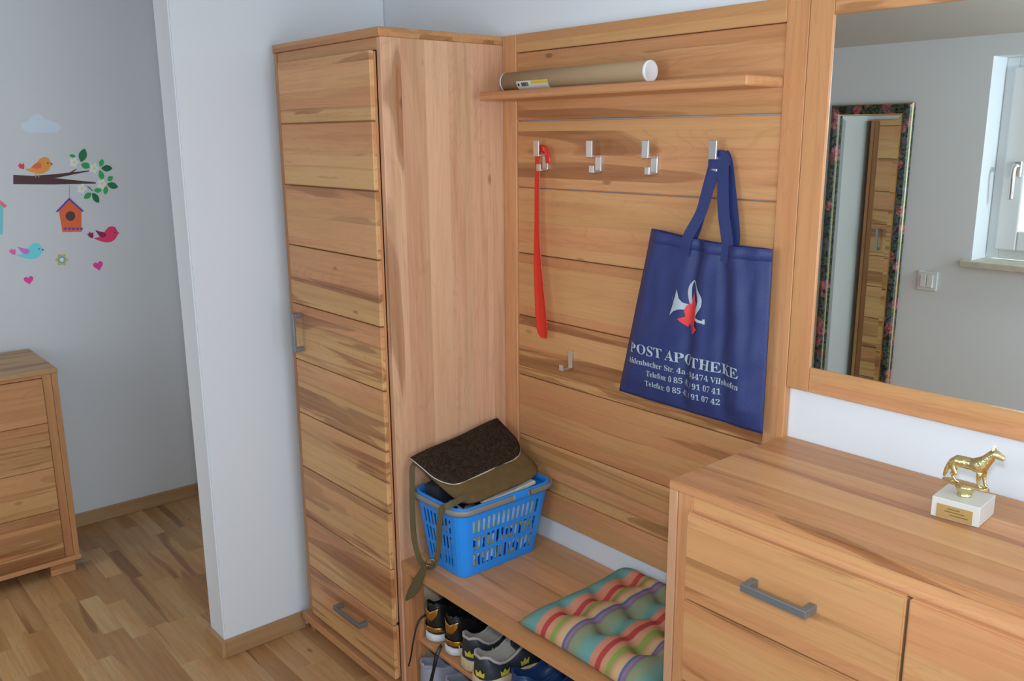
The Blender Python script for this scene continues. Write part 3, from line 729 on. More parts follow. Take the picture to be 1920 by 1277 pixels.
def text_line(name, s, x0, x1, zb, height, slope=0.0, label=None, use_serif=True, width_fit=True):
    cu = bpy.data.curves.new('t', 'FONT'); cu.body = serif(s) if use_serif else s; cu.size = 1.0; cu.resolution_u = 3
    ob = bpy.data.objects.new('t', cu); COL.objects.link(ob); dg = bpy.context.evaluated_depsgraph_get()
    me = bpy.data.meshes.new_from_object(ob.evaluated_get(dg)); bpy.data.objects.remove(ob); bpy.data.curves.remove(cu)
    xs = [v.co.x for v in me.vertices]; ys = [v.co.y for v in me.vertices]
    if not xs: return
    mx0, mx1 = min(xs), max(xs); cap = 0.70
    flat = [(x0 + (v.co.x - mx0) / (mx1 - mx0) * (x1 - x0), zb + v.co.y / cap * height + slope * ((v.co.x - mx0) / (mx1 - mx0))) for v in me.vertices]
    faces = [tuple(p.vertices) for p in me.polygons]; bpy.data.meshes.remove(me)
    o = on_tote(name, flat, faces, PRINT)
    if label: o['label'] = label
    return o
text_line('lettering', 'POST APOTHEKE', 0.5405, 0.872, 1.1480, 0.0250, -0.0035, 'silver letters POST APOTHEKE')
text_line('lettering', 'Aidenbacher Str. 4a - 94474 Vilshofen', 0.5345, 0.874, 1.1210, 0.0140, -0.003)
text_line('lettering', 'Telefon: 0 85 41 / 91 07 41', 0.598, 0.817, 1.0955, 0.0140, -0.002)
text_line('lettering', 'Telefax: 0 85 41 / 91 07 42', 0.594, 0.816, 1.0695, 0.0140, -0.002)
# post-horn emblem: horn bell, loop and mouthpiece in silver with a red cord bow
def band(path, widths):
    """flat ribbon polygons along a 2D path"""
    P = [Vector(p) for p in path]; vs = []; fs = []
    for i, p in enumerate(P):
        t = (P[min(i + 1, len(P) - 1)] - P[max(i - 1, 0)]).normalized(); n = Vector((-t.y, t.x))
        vs += [tuple(p + n * widths[i] / 2), tuple(p - n * widths[i] / 2)]
    for i in range(len(P) - 1): fs.append((2 * i, 2 * i + 1, 2 * i + 3, 2 * i + 2))
    return vs, fs
def emb(x, y):   # emblem in image coordinates (0..190 wide, 0..290 high) to metres on the bag
    return (0.664 + (x - 375) * 0.000525, 1.349 - (y - 400) * 0.000455)
def band_obj(name, pts, ws, material, off=0.0013):
    q = [Vector((x, y)) for x, y in pts]; d = []
    P3 = smoothpath([(x, y, 0) for x, y in pts], 6); W3 = []
    for i in range(len(pts) - 1):
        for j in range(6): W3.append(ws[i] + (ws[i + 1] - ws[i]) * j / 6)
    W3.append(ws[-1])
    vs, fs = band([(p.x, p.y) for p in P3], W3)
    return on_tote(name, [emb(*v) for v in vs], fs, material, off)
band_obj('emblem_horn', [(385, 500), (400, 530), (425, 545), (462, 546)], [1, 1, 1, 1], PRINT)
on_tote('emblem_horn', [emb(*p) for p in [(413, 456), (425, 500), (445, 520), (470, 528), (470, 556), (430, 558), (400, 572), (377, 598), (392, 540)]], [(0, 1, 8), (1, 2, 3, 4, 5, 6, 8), (6, 7, 8)], PRINT)
band_obj('emblem_loop', [(493, 400), (478, 430), (474, 470), (480, 520), (488, 560)], [3, 12, 16, 14, 10], PRINT)
band_obj('emblem_loop', [(493, 400), (520, 435), (548, 480), (548, 520), (530, 560), (520, 585), (545, 598), (572, 602)], [3, 16, 26, 26, 18, 16, 16, 12], PRINT)
on_tote('emblem_mouthpiece', [emb(*p) for p in [(568, 586), (578, 586), (577, 612), (567, 612)]], [(0, 1, 2, 3)], PRINT)
def poly_obj(name, pts, material, off):
    return on_tote(name, [emb(*p) for p in pts], [tuple(range(len(pts)))], material, off)
poly_obj('emblem_bow', [(498, 462), (514, 495), (530, 510), (520, 560), (523, 625), (486, 640), (484, 560), (487, 500)], PRINT_RED, 0.002)
poly_obj('emblem_bow', [(484, 520), (486, 640), (462, 602), (470, 572), (454, 566), (462, 535)], PRINT_RED, 0.0021)
poly_obj('emblem_bow', [(472, 588), (486, 606), (470, 648), (448, 630), (425, 608)], PRINT_RED, 0.0022)
poly_obj('emblem_bow', [(488, 640), (512, 622), (537, 645), (520, 668), (496, 683)], PRINT_RED, 0.0022)

# ------------------------------------------------------------------ cushion on the bench
CX0, CX1, CY0, CY1 = 0.490, 0.900, -0.402, -0.012
ccx, ccy = (CX0 + CX1) / 2, (CY0 + CY1) / 2
def cushion():
    n = 60; vs = []; fs = []
    tufts = [(-0.115, y_) for y_ in (-0.085, 0.02, 0.125)] + [(0.0, y_) for y_ in (-0.085, 0.02, 0.125)] + [(0.11, y_) for y_ in (-0.085, 0.02, 0.125)]
    def pt(u, v, top):
        # superellipse-ish edge so the corners stay pointed but the sides bulge a little
        x = (u - 0.5) * (CX1 - CX0); y_ = (v - 0.5) * (CY1 - CY0)
        x *= 1 - 0.03 * math.sin(math.pi * v); y_ *= 1 - 0.025 * math.sin(math.pi * u)
        e = (min(u, 1 - u) * 2, min(v, 1 - v) * 2)
        hgt = 0.044 * (1 - (1 - min(1, e[0] * 2.6)) ** 2.2) ** 0.6 * (1 - (1 - min(1, e[1] * 2.6)) ** 2.2) ** 0.6
        for tx, ty in tufts:
            d2 = (x - tx) ** 2 + (y_ - ty) ** 2; hgt *= 1 - 0.62 * math.exp(-d2 / 0.00075) - 0.0 
            hgt *= 1 - 0.28 * math.exp(-((x - tx) ** 2) / 0.00035) * math.exp(-((y_ - ty) / 0.055) ** 2)
            hgt *= 1 - 0.24 * math.exp(-((y_ - ty) ** 2) / 0.00035) * math.exp(-((x - tx) / 0.055) ** 2)
        z = BT + 0.0145 + (hgt if top else -0.5 * hgt) 
        z += 0.022 * max(0, v - 0.72) / 0.28 * 0.6
        return (ccx + x, ccy + y_, max(z, BT + 0.0012))
    for top in (True, False):
        for j in range(n + 1):
            for i in range(n + 1): vs.append(pt(i / n, j / n, top))
    m_ = (n + 1) ** 2
    for j in range(n):
        for i in range(n):
            a = j * (n + 1) + i; fs.append((a, a + 1, a + n + 2, a + n + 1)); fs.append((m_ + a, m_ + a + n + 1, m_ + a + n + 2, m_ + a + 1))
    o = mesh_obj('seat_cushion', vs, fs, STRIPES, None, (ccx, ccy, BT), True)
    bm = bmesh.new(); bm.from_mesh(o.data); bmesh.ops.remove_doubles(bm, verts=bm.verts, dist=0.0006); bm.to_mesh(o.data); bm.free()
    for p in o.data.polygons: p.use_smooth = True
    return tag(o, 'tufted seat cushion with colourful stripes lying on the bench', 'cushion')
cushion()

# ------------------------------------------------------------------ blue basket
bk = empty('shopping_basket', (0.118, -0.215, BT), 'blue plastic basket with slots and grey handles on the bench', 'basket')
def rrect(x0, x1, y0, y1, r, nside, ncorn):
    """rounded rectangle as a list of (x, y, side, t) going round from the front left corner"""
    out = []
    def side(ax, ay, bx, by, tagname, n):
        for i in range(n):
            t = (i + (0.0 if i % 2 == 0 else -0.14) ) / n; out.append((ax + (bx - ax) * t, ay + (by - ay) * t, tagname, t))
    def corn(cx, cy, a0):
        for i in range(ncorn):
            a = math.radians(a0 + 90 * i / ncorn); out.append((cx + r * math.cos(a), cy + r * math.sin(a), 'c', 0))
    side(x0 + r, y0, x1 - r, y0, 'front', nside[0]); corn(x1 - r, y0 + r, -90)
    side(x1, y0 + r, x1, y1 - r, 'right', nside[1]); corn(x1 - r, y1 - r, 0)
    side(x1 - r, y1, x0 + r, y1, 'back', nside[0]); corn(x0 + r, y1 - r, 90)
    side(x0, y1 - r, x0, y0 + r, 'left', nside[1]); corn(x0 + r, y0 + r, 180)
    return out
BB = (0.034, 0.206, -0.356, -0.079); BTp = (0.018, 0.234, -0.382, -0.047); BZ0, BZ1 = BT + 0.0032, 0.690
NS = (17, 29); NC = 5
lo = rrect(*BB, 0.030, NS, NC); hi = rrect(*BTp, 0.034, NS, NC)
levels = [0.0, 0.02, 0.12, 0.33, 0.385, 0.595, 0.65, 0.86, 0.93, 1.0]
vs, fs = [], []
K = len(lo)
for lv in levels:
    for a_, b_ in zip(lo, hi): vs.append((a_[0] + (b_[0] - a_[0]) * lv, a_[1] + (b_[1] - a_[1]) * lv, BZ0 + (BZ1 - BZ0) * lv))
cnt = {'front': 0, 'right': 0, 'back': 0, 'left': 0}
colidx = []
for p in lo:
    if p[2] in cnt: colidx.append((p[2], cnt[p[2]])); cnt[p[2]] += 1
    else: colidx.append(('c', 0))
for l in range(len(levels) - 1):
    for i in range(K):
        s_, ci = colidx[i]
        hole = l in (2, 4, 6) and s_ != 'c' and ci % 2 == 1 and (
            (s_ in ('front', 'back') and ci not in (8, 9)) or (s_ in ('right', 'left')))
        if hole: continue
        j = (i + 1) % K; fs.append((l * K + i, l * K + j, (l + 1) * K + j, (l + 1) * K + i))
fs.append(tuple(reversed(range(K))))
bsk = mesh_obj('basket_body', vs, fs, BLUE, bk, (0.118, -0.215, BT), False)
solid(bsk, 0.0026, 1)
rim_o = rrect(BTp[0] - 0.001, BTp[1] + 0.004, BTp[2] - 0.004, BTp[3] + 0.004, 0.038, NS, NC)
def rim_band(name, sel, z0, z1, out_, inn, material, closed=True):
    """strip of the rim over the outline points chosen by sel"""
    vs, fs = [], []
    cxm, cym = 0.121, -0.2145
    idx = [i for i in sel]
    for i in idx:
        x, y_ = rim_o[i % K][0], rim_o[i % K][1]
        # outward normal from neighbours
        a_, b_ = rim_o[(i - 1) % K], rim_o[(i + 1) % K]; t = Vector((b_[0] - a_[0], b_[1] - a_[1])).normalized(); n_ = Vector((t.y, -t.x))
        for o_, zz in ((-inn, z0 + 0.010), (-inn, z1 - 0.002), (-inn + 0.003, z1), (out_ - 0.003, z1), (out_, z1 - 0.003), (out_, z0 + 0.003), (out_ - 0.002, z0), (out_ - 0.005, z0)):
            vs.append((x + n_.x * o_, y_ + n_.y * o_, zz))
    k = len(idx); n = 8
    for a in range(k if closed else k - 1):
        for j in range(n):
            fs.append((a * n + j, a * n + (j + 1) % n, ((a + 1) % k) * n + (j + 1) % n, ((a + 1) % k) * n + j))
    if not closed: fs += [tuple(range(n)), tuple(reversed(range((k - 1) * n, k * n)))]
    return mesh_obj(name, vs, fs, material, bk, (0.118, -0.215, 0.69), True)
rim_band('rim', range(K), 0.682, 0.706, 0.004, 0.008, BLUE)
f0, r0 = 0, NS[0] + NC
rim_band('handle', range(-NC - 6, r0 + 17), 0.6885, 0.7045, 0.014, -0.0045, GREYPL, False)['label'] = 'grey folded handle along the front rim'
rim_band('handle', range(r0 + 22, r0 + NS[1] + NC + NS[0] + NC + 6), 0.6885, 0.7045, 0.014, -0.0045, GREYPL, False)['label'] = 'grey folded handle along the rear rim'

# things packed in the basket
def packet(name, cx, cy, cz, sx, sy, sz, rz, tilt, material, label, cat, group=None):
    bm = bmesh.new(); bmesh.ops.create_cube(bm, size=1.0)
    for v in bm.verts: v.co = Vector((v.co.x * sx, v.co.y * sy, v.co.z * sz))
    bmesh.ops.bevel(bm, geom=bm.edges[:], offset=0.003, segments=2, affect='EDGES')
    me = bpy.data.meshes.new(name); bm.to_mesh(me); bm.free(); me.materials.append(material)
    o = bpy.data.objects.new(name, me); COL.objects.link(o); o.location = (cx, cy, cz); o.rotation_euler = (tilt, 0, rz)
    ORIG[o.name] = Vector((cx, cy, cz))
    return tag(o, label, cat, group)
def printed(name, a, b, c, scale):
    m = bpy.data.materials.new(name); m.use_nodes = True; nt = m.node_tree; bb = nt.nodes['Principled BSDF']; bb.inputs['Roughness'].default_value = 0.5
    tc = nt.nodes.new('ShaderNodeTexCoord'); v = nt.nodes.new('ShaderNodeTexVoronoi'); v.inputs['Scale'].default_value = scale; nt.links.new(tc.outputs['Object'], v.inputs['Vector'])
    sp = nt.nodes.new('ShaderNodeSeparateColor'); nt.links.new(v.outputs['Color'], sp.inputs[0])
    x = mixc(nt, mathn(nt, 'GREATER_THAN', sp.outputs[0], 0.5), a, b); x = mixc(nt, mathn(nt, 'GREATER_THAN', sp.outputs[1], 0.68), x, c)
    nt.links.new(x, bb.inputs['Base Color']); return m
P1 = printed('printed_wrap_yellow', (0.95, 0.55, 0.05), (0.03, 0.06, 0.35), (0.9, 0.9, 0.88), 48)
P2 = printed('printed_wrap_white', (0.92, 0.93, 0.92), (0.9, 0.85, 0.35), (0.85, 0.75, 0.7), 26)
P3 = printed('printed_wrap_navy', (0.015, 0.03, 0.14), (0.6, 0.62, 0.66), (0.02, 0.02, 0.03), 30)
G = 'packets in the basket'
packet('food_packet', 0.1935, -0.150, 0.550, 0.016, 0.120, 0.105, 0.0, 0.06, P1, 'yellow and navy printed packet behind the right basket slots', 'packet', G)
packet('food_packet', 0.1935, -0.280, 0.547, 0.016, 0.105, 0.10, 0.0, 0.0, P1, 'yellow and navy printed packet near the front corner of the basket', 'packet', G)
packet('food_packet', 0.2065, -0.215, 0.645, 0.012, 0.24, 0.070, 0.0, 0.0, P2, 'pale printed packet high behind the basket slots', 'packet', G)
packet('food_packet', 0.120, -0.335, 0.600, 0.12, 0.014, 0.17, 0.05, 0.05, P3, 'dark printed packet behind the short side of the basket', 'packet', G)
packet('food_packet', 0.105, -0.21, 0.565, 0.08, 0.16, 0.14, 0.1, 0.0, P3, 'dark packet in the middle of the basket', 'packet', G)
packet('magazine', 0.168, -0.180, 0.693, 0.085, 0.20, 0.012, 0.10, 0.02, P2, 'white printed magazine lying on top in the basket under the satchel', 'magazine')
packet('cloth_pouch', 0.068, -0.326, 0.700, 0.054, 0.070, 0.055, 0.3, 0.1, mat('black_white_cloth', (0.02, 0.022, 0.03), 0.8, noise=0.5, nscale=40), 'black cloth pouch at the front left of the basket', 'pouch')

# ------------------------------------------------------------------ satchel on the basket
sat = empty('satchel', (0.10, -0.22, 0.74), 'olive suede satchel with dark patterned leather flap lying on the blue basket', 'bag')
A_ = Vector((0.026, -0.392, 0.793)); B_ = Vector((0.026, -0.076, 0.839)); C_ = Vector((0.2330, -0.066, 0.742)); D_ = Vector((0.215, -0.355, 0.706))
def sp_(u, v, off=0.0):
    """u along the fold, v from fold to the lower edge"""
    p = (A_ * (1 - u) + B_ * u) * (1 - v) + (D_ * (1 - u) + C_ * u) * v
    n_ = (B_ - A_).cross(D_ - A_).normalized()
    if n_.z < 0: n_ = -n_
    return p + n_ * off
def rounded_outline(u0, u1, v0, v1, r, n=8):
    """corner-rounded at the v1 side"""
    pts = []
    for k_ in range(n + 1): a = math.pi / 2 * k_ / n; pts.append((u0 + r - r * math.cos(a), v1 - r * 1.6 + r * 1.6 * math.sin(a)))
    for k_ in range(n + 1): a = math.pi / 2 * k_ / n; pts.append((u1 - r + r * math.sin(a), v1 - r * 1.6 + r * 1.6 * math.cos(a)))
    return pts
def bag_sheet(name, u0, u1, v0, v1, r, off0, bulge, thick, material, droop=0.0, n=26):
    """a sheet spanning u0..u1, v0..v1 whose lower corners are rounded"""
    vs, fs = [], []
    for j in range(n + 1):
        v = v0 + (v1 - v0) * j / n
        k_ = max(0.0, (v - (v1 - r * 1.6)) / (r * 1.6)); ins = r * (1 - math.sqrt(max(0, 1 - k_ * k_)))
        ua, ub = u0 + ins, u1 - ins
        for i in range(n + 1):
            s = i / n; u = ua + (ub - ua) * s
            e = math.sin(math.pi * s) ** 0.5 if 0 < s < 1 else 0
            w_ = math.sin(math.pi * min(1, max(0, (v - v0) / (v1 - v0)) ) ) ** 0.6
            vs.append(sp_(u, v, off0 + bulge * e * w_ + 0.0025 * math.sin(9 * u + 5 * v) - droop * ((v - v0) / (v1 - v0)) ** 3))
    for j in range(n):
        for i in range(n): a = j * (n + 1) + i; fs.append((a, a + 1, a + n + 2, a + n + 1))
    o = mesh_obj(name, [tuple(p) for p in vs], fs, material, sat, (0.10, -0.22, 0.77), True)
    solid(o, thick, -1); return o
def pillow():
    n = 30; vs = []; fs = []
    r = 0.16
    for top in (1, -1):
        for j in range(n + 1):
            v = 0.0 + 1.0 * j / n
            k_ = max(0.0, (v - (1 - r * 1.4)) / (r * 1.4)); ins = r * (1 - math.sqrt(max(0, 1 - k_ * k_)))
            for i in range(n + 1):
                s = i / n; u = 0.03 + ins + (0.96 - 2 * ins) * s
                e = (1 - abs(2 * s - 1) ** 4) ** 0.5; w_ = (1 - (j / n) ** 5) ** 0.5
                hgt = e * w_
                off = -0.012 + (0.013 * hgt if top > 0 else -0.036 * hgt) + 0.0018 * math.sin(15 * u + 7 * v) * hgt
                vs.append(tuple(sp_(u, v, off)))
    m_ = (n + 1) ** 2
    for j in range(n):
        for i in range(n):
            a = j * (n + 1) + i; fs.append((a, a + 1, a + n + 2, a + n + 1)); fs.append((m_ + a, m_ + a + n + 1, m_ + a + n + 2, m_ + a + 1))
    for i in range(n): fs.append((i, m_ + i, m_ + i + 1, i + 1))
    o = mesh_obj('satchel_body', vs, fs, SUEDE, sat, (0.10, -0.22, 0.75), True)
    bm = bmesh.new(); bm.from_mesh(o.data); bmesh.ops.remove_doubles(bm, verts=bm.verts, dist=0.0005); bm.to_mesh(o.data); bm.free()
    for p in o.data.polygons: p.use_smooth = True
    return o
pillow()
flap = bag_sheet('flap', 0.0, 1.0, -0.02, 0.66, 0.20, 0.006, 0.006, 0.003, FLAP, droop=0.005)
flap['label'] = 'dark brown flap with a scrollwork pattern'
pts = []
for u, v in [(0.0, -0.02), (0.0, 0.12), (0.0, 0.25)] + rounded_outline(0.0, 1.0, 0, 0.66, 0.20) + [(1.0, 0.25), (1.0, 0.12), (1.0, -0.02)]:
    vv = (v + 0.02) / 0.68; pts.append(sp_(u, v, 0.0058 - 0.004 * vv ** 3 + 0.0025 * math.sin(9 * u + 5 * v)))
tube('piping', pts, 0.0021, PIPING, flap, n=6)
# strap hanging over the front of the basket, with buckle and tail
st1 = [sp_(0.03, 0.03, -0.004), (0.045, -0.402, 0.775), (0.052, -0.408, 0.735), (0.054, -0.412, 0.66), (0.060, -0.414, 0.58), (0.085, -0.416, 0.525), (0.112, -0.412, 0.510), (0.140, -0.408, 0.520), (0.152, -0.404, 0.545)]
strap('strap', st1, 0.017, 0.0024, sat, STRAP, (0.45, -0.9, 0.1))
st2 = [sp_(0.12, 0.88, 0.0), (0.203, -0.392, 0.716), (0.186, -0.405, 0.704), (0.176, -0.407, 0.66), (0.166, -0.403, 0.60), (0.154, -0.405, 0.545)]
strap('strap', st2, 0.017, 0.0024, sat, STRAP, (0.45, -0.9, 0.1))
tl = [(0.116, 0.524), (0.131, 0.517), (0.120, 0.485), (0.106, 0.445), (0.080, 0.410), (0.046, 0.384), (0.041, 0.388), (0.052, 0.420), (0.076, 0.465), (0.100, 0.500)]
o = mesh_obj('strap_end', [(x, -0.420 - 0.14 * max(0, 0.524 - z), z) for x, z in tl], [(0, 1, 2, 9), (9, 2, 3, 8), (8, 3, 4, 7), (7, 4, 5, 6)], STRAP, sat, (0.09, -0.43, 0.45)); solid(o, 0.003, 0)
vs = []
bc = Vector((0.140, -0.416, 0.532)); bx_ = Vector((0.89, 0.45, 0.0)); bz_ = Vector((0.1, 0, 1)).normalized()
loop = [bc + bx_ * (0.012 * sx) + bz_ * (0.011 * sz) for sx, sz in ((-1, -1), (1, -1), (1, 1), (-1, 1))]
tube('buckle', loop, 0.0017, BRASS, sat, n=8, closed=True)

# ------------------------------------------------------------------ trophy
tp = empty('dog_trophy', (1.403, -0.148, DT), 'golden dog statuette trophy on a cream marble block, standing on the dresser', 'trophy')
def rquad(z, pts): return [(x, y_, z) for x, y_ in pts]
q = [(1.3665, -0.1895), (1.4455, -0.1820), (1.4395, -0.1035), (1.3600, -0.1110)]
vs = rquad(DT + 0.0005, q) + rquad(1.0545, q)
bevelmod(mesh_obj('block', vs, [(3, 2, 1, 0), (4, 5, 6, 7), (0, 1, 5, 4), (1, 2, 6, 5), (2, 3, 7, 6), (3, 0, 4, 7)], MARBLE, tp, (1.403, -0.148, DT)), 0.0012)
def onfront(s, z, off):   # s 0..1 along the block's front face
    a, b = Vector((*q[0], 0)), Vector((*q[1], 0)); p = a + (b - a) * s; n_ = Vector(((b - a).y, -(b - a).x, 0)).normalized(); p += n_ * off
    return (p.x, p.y, z)
vs = [onfront(0.12, 1.0200, 0.0008), onfront(0.86, 1.0200, 0.0008), onfront(0.86, 1.0440, 0.0008), onfront(0.12, 1.0440, 0.0008)]
PLQ = mat('gold_plaque', (0.55, 0.37, 0.14), 0.4, 0.5)
pq = solid(mesh_obj('plaque', vs, [(0, 1, 2, 3)], PLQ, tp, vs[0]), 0.0008, 0); pq['label'] = 'small gold plaque with illegible engraved lines'
for zz, s0, s1 in ((1.0375, 0.34, 0.60), (1.0325, 0.28, 0.70), (1.0270, 0.40, 0.78)):
    vs = [onfront(s0, zz, 0.0016), onfront(s1, zz, 0.0016), onfront(s1, zz + 0.0018, 0.0016), onfront(s0, zz + 0.0018, 0.0016)]
    mesh_obj('engraved_line', vs, [(0, 1, 2, 3)], mat('engraving', (0.2, 0.13, 0.04), 0.6), pq, vs[0])
lathe('socket', [(0.012, 0.0), (0.0125, 0.003), (0.009, 0.005), (0.0135, 0.009), (0.0165, 0.016), (0.017, 0.0205), (0.008, 0.022)], GOLD, tp, (1.4035, -0.147, 1.0545), 'Z', 32)
S0 = (1.4035, -0.147, 1.0765)
# ground plate under the paws
lathe_o = mesh_obj('ground_plate', [(1.4035 + 0.040 * math.cos(a) * (1.0), -0.147 + 0.012 * math.sin(a), z_) for z_ in (1.0745, 1.0775) for a in [2 * math.pi * i / 24 for i in range(24)]],
    [tuple(reversed(range(24))), tuple(range(24, 48))] + [(i, (i + 1) % 24, 24 + (i + 1) % 24, 24 + i) for i in range(24)], GOLD, tp, S0)
def skin_body(name, nodes, edges, material, parent, lv=2, origin=(0, 0, 0)):
    me = bpy.data.meshes.new(name); me.from_pydata([tuple(Vector(n_[0]) - Vector(origin)) for n_ in nodes], edges, [])
    bm = bmesh.new(); bm.from_mesh(me); lay = bm.verts.layers.skin.verify(); bm.verts.ensure_lookup_table()
    for v, n_ in zip(bm.verts, nodes):
        r = n_[1]; v[lay].radius = (r, r) if not isinstance(r, tuple) else r
        v[lay].use_root = (v.index == 0)
    bm.to_mesh(me); bm.free(); me.materials.append(material)
    o = bpy.data.objects.new(name, me); COL.objects.link(o); o.location = origin; adopt(o, parent)
    s = o.modifiers.new('skin', 'SKIN'); s.use_smooth_shade = True
    subsurf(o, lv); return o
X0, Z0, Y0 = 1.366, 1.0775, -0.147
def dp(x, z, y=0.0): return (X0 + x, Y0 + y, Z0 + z)
nodes = [(dp(.030, .037), .0118), (dp(.017, .0365), .0112), (dp(.045, .038), .0110), (dp(.058, .042), .0138), (dp(.066, .048), .0120), (dp(.072, .057), .0100), (dp(.077, .065), .0092), (dp(.083, .066), .0086), (dp(.0905, .062), .0058), (dp(.0965, .0600), .0046),
         (dp(.015, .026, -.006), .0078), (dp(.0225, .017, -.0065), .0046), (dp(.0165, .010, -.0065), .0024), (dp(.0235, .0025, -.0065), .0024), (dp(.0285, .0018, -.0065), .0022),
         (dp(.012, .026, .006), .0078), (dp(.0170, .017, .0065), .0046), (dp(.0085, .010, .0065), .0024), (dp(.0125, .0025, .0065), .0024), (dp(.0175, .0018, .0065), .0022),
         (dp(.061, .028, -.007), .0056), (dp(.060, .016, -.007), .0038), (dp(.062, .003, -.007), .0025), (dp(.0675, .0018, -.007), .0023),
         (dp(.063, .028, .007), .0056), (dp(.064, .016, .007), .0038), (dp(.067, .003, .007), .0025), (dp(.0725, .0018, .007), .0023),
         (dp(.010, .035), .0048), (dp(.005, .024), .0046), (dp(.0015, .012), .0040), (dp(-.001, .002), .0018)]
edges = [(0, 1), (0, 2), (2, 3), (3, 4), (4, 5), (5, 6), (6, 7), (7, 8), (8, 9), (1, 10), (10, 11), (11, 12), (12, 13), (13, 14), (1, 15), (15, 16), (16, 17), (17, 18), (18, 19),
         (3, 20), (20, 21), (21, 22), (22, 23), (3, 24), (24, 25), (25, 26), (26, 27), (1, 28), (28, 29), (29, 30), (30, 31)]
GOLDB = mat('gold_plate_rough', (0.78, 0.70, 0.36), 0.2, 1.0, noise=0.1, nscale=200, bump=0.5)
dg_ = skin_body('dog_figure', nodes, edges, GOLDB, tp, 2, dp(.04, .04))
for sy in (-1, 1):
    e0 = Vector(dp(.077, .0720, .0046 * sy)); 
    vs = [tuple(e0 + Vector(d)) for d in ((-.003, -.001 * sy, 0), (.003, -.001 * sy, 0), (.0, .0032 * sy, 0), (-.0012, .0010 * sy, .0095))]
    mesh_obj('ear', vs, [(0, 1, 2), (0, 1, 3), (1, 2, 3), (2, 0, 3)], GOLDB, tp, tuple(e0))

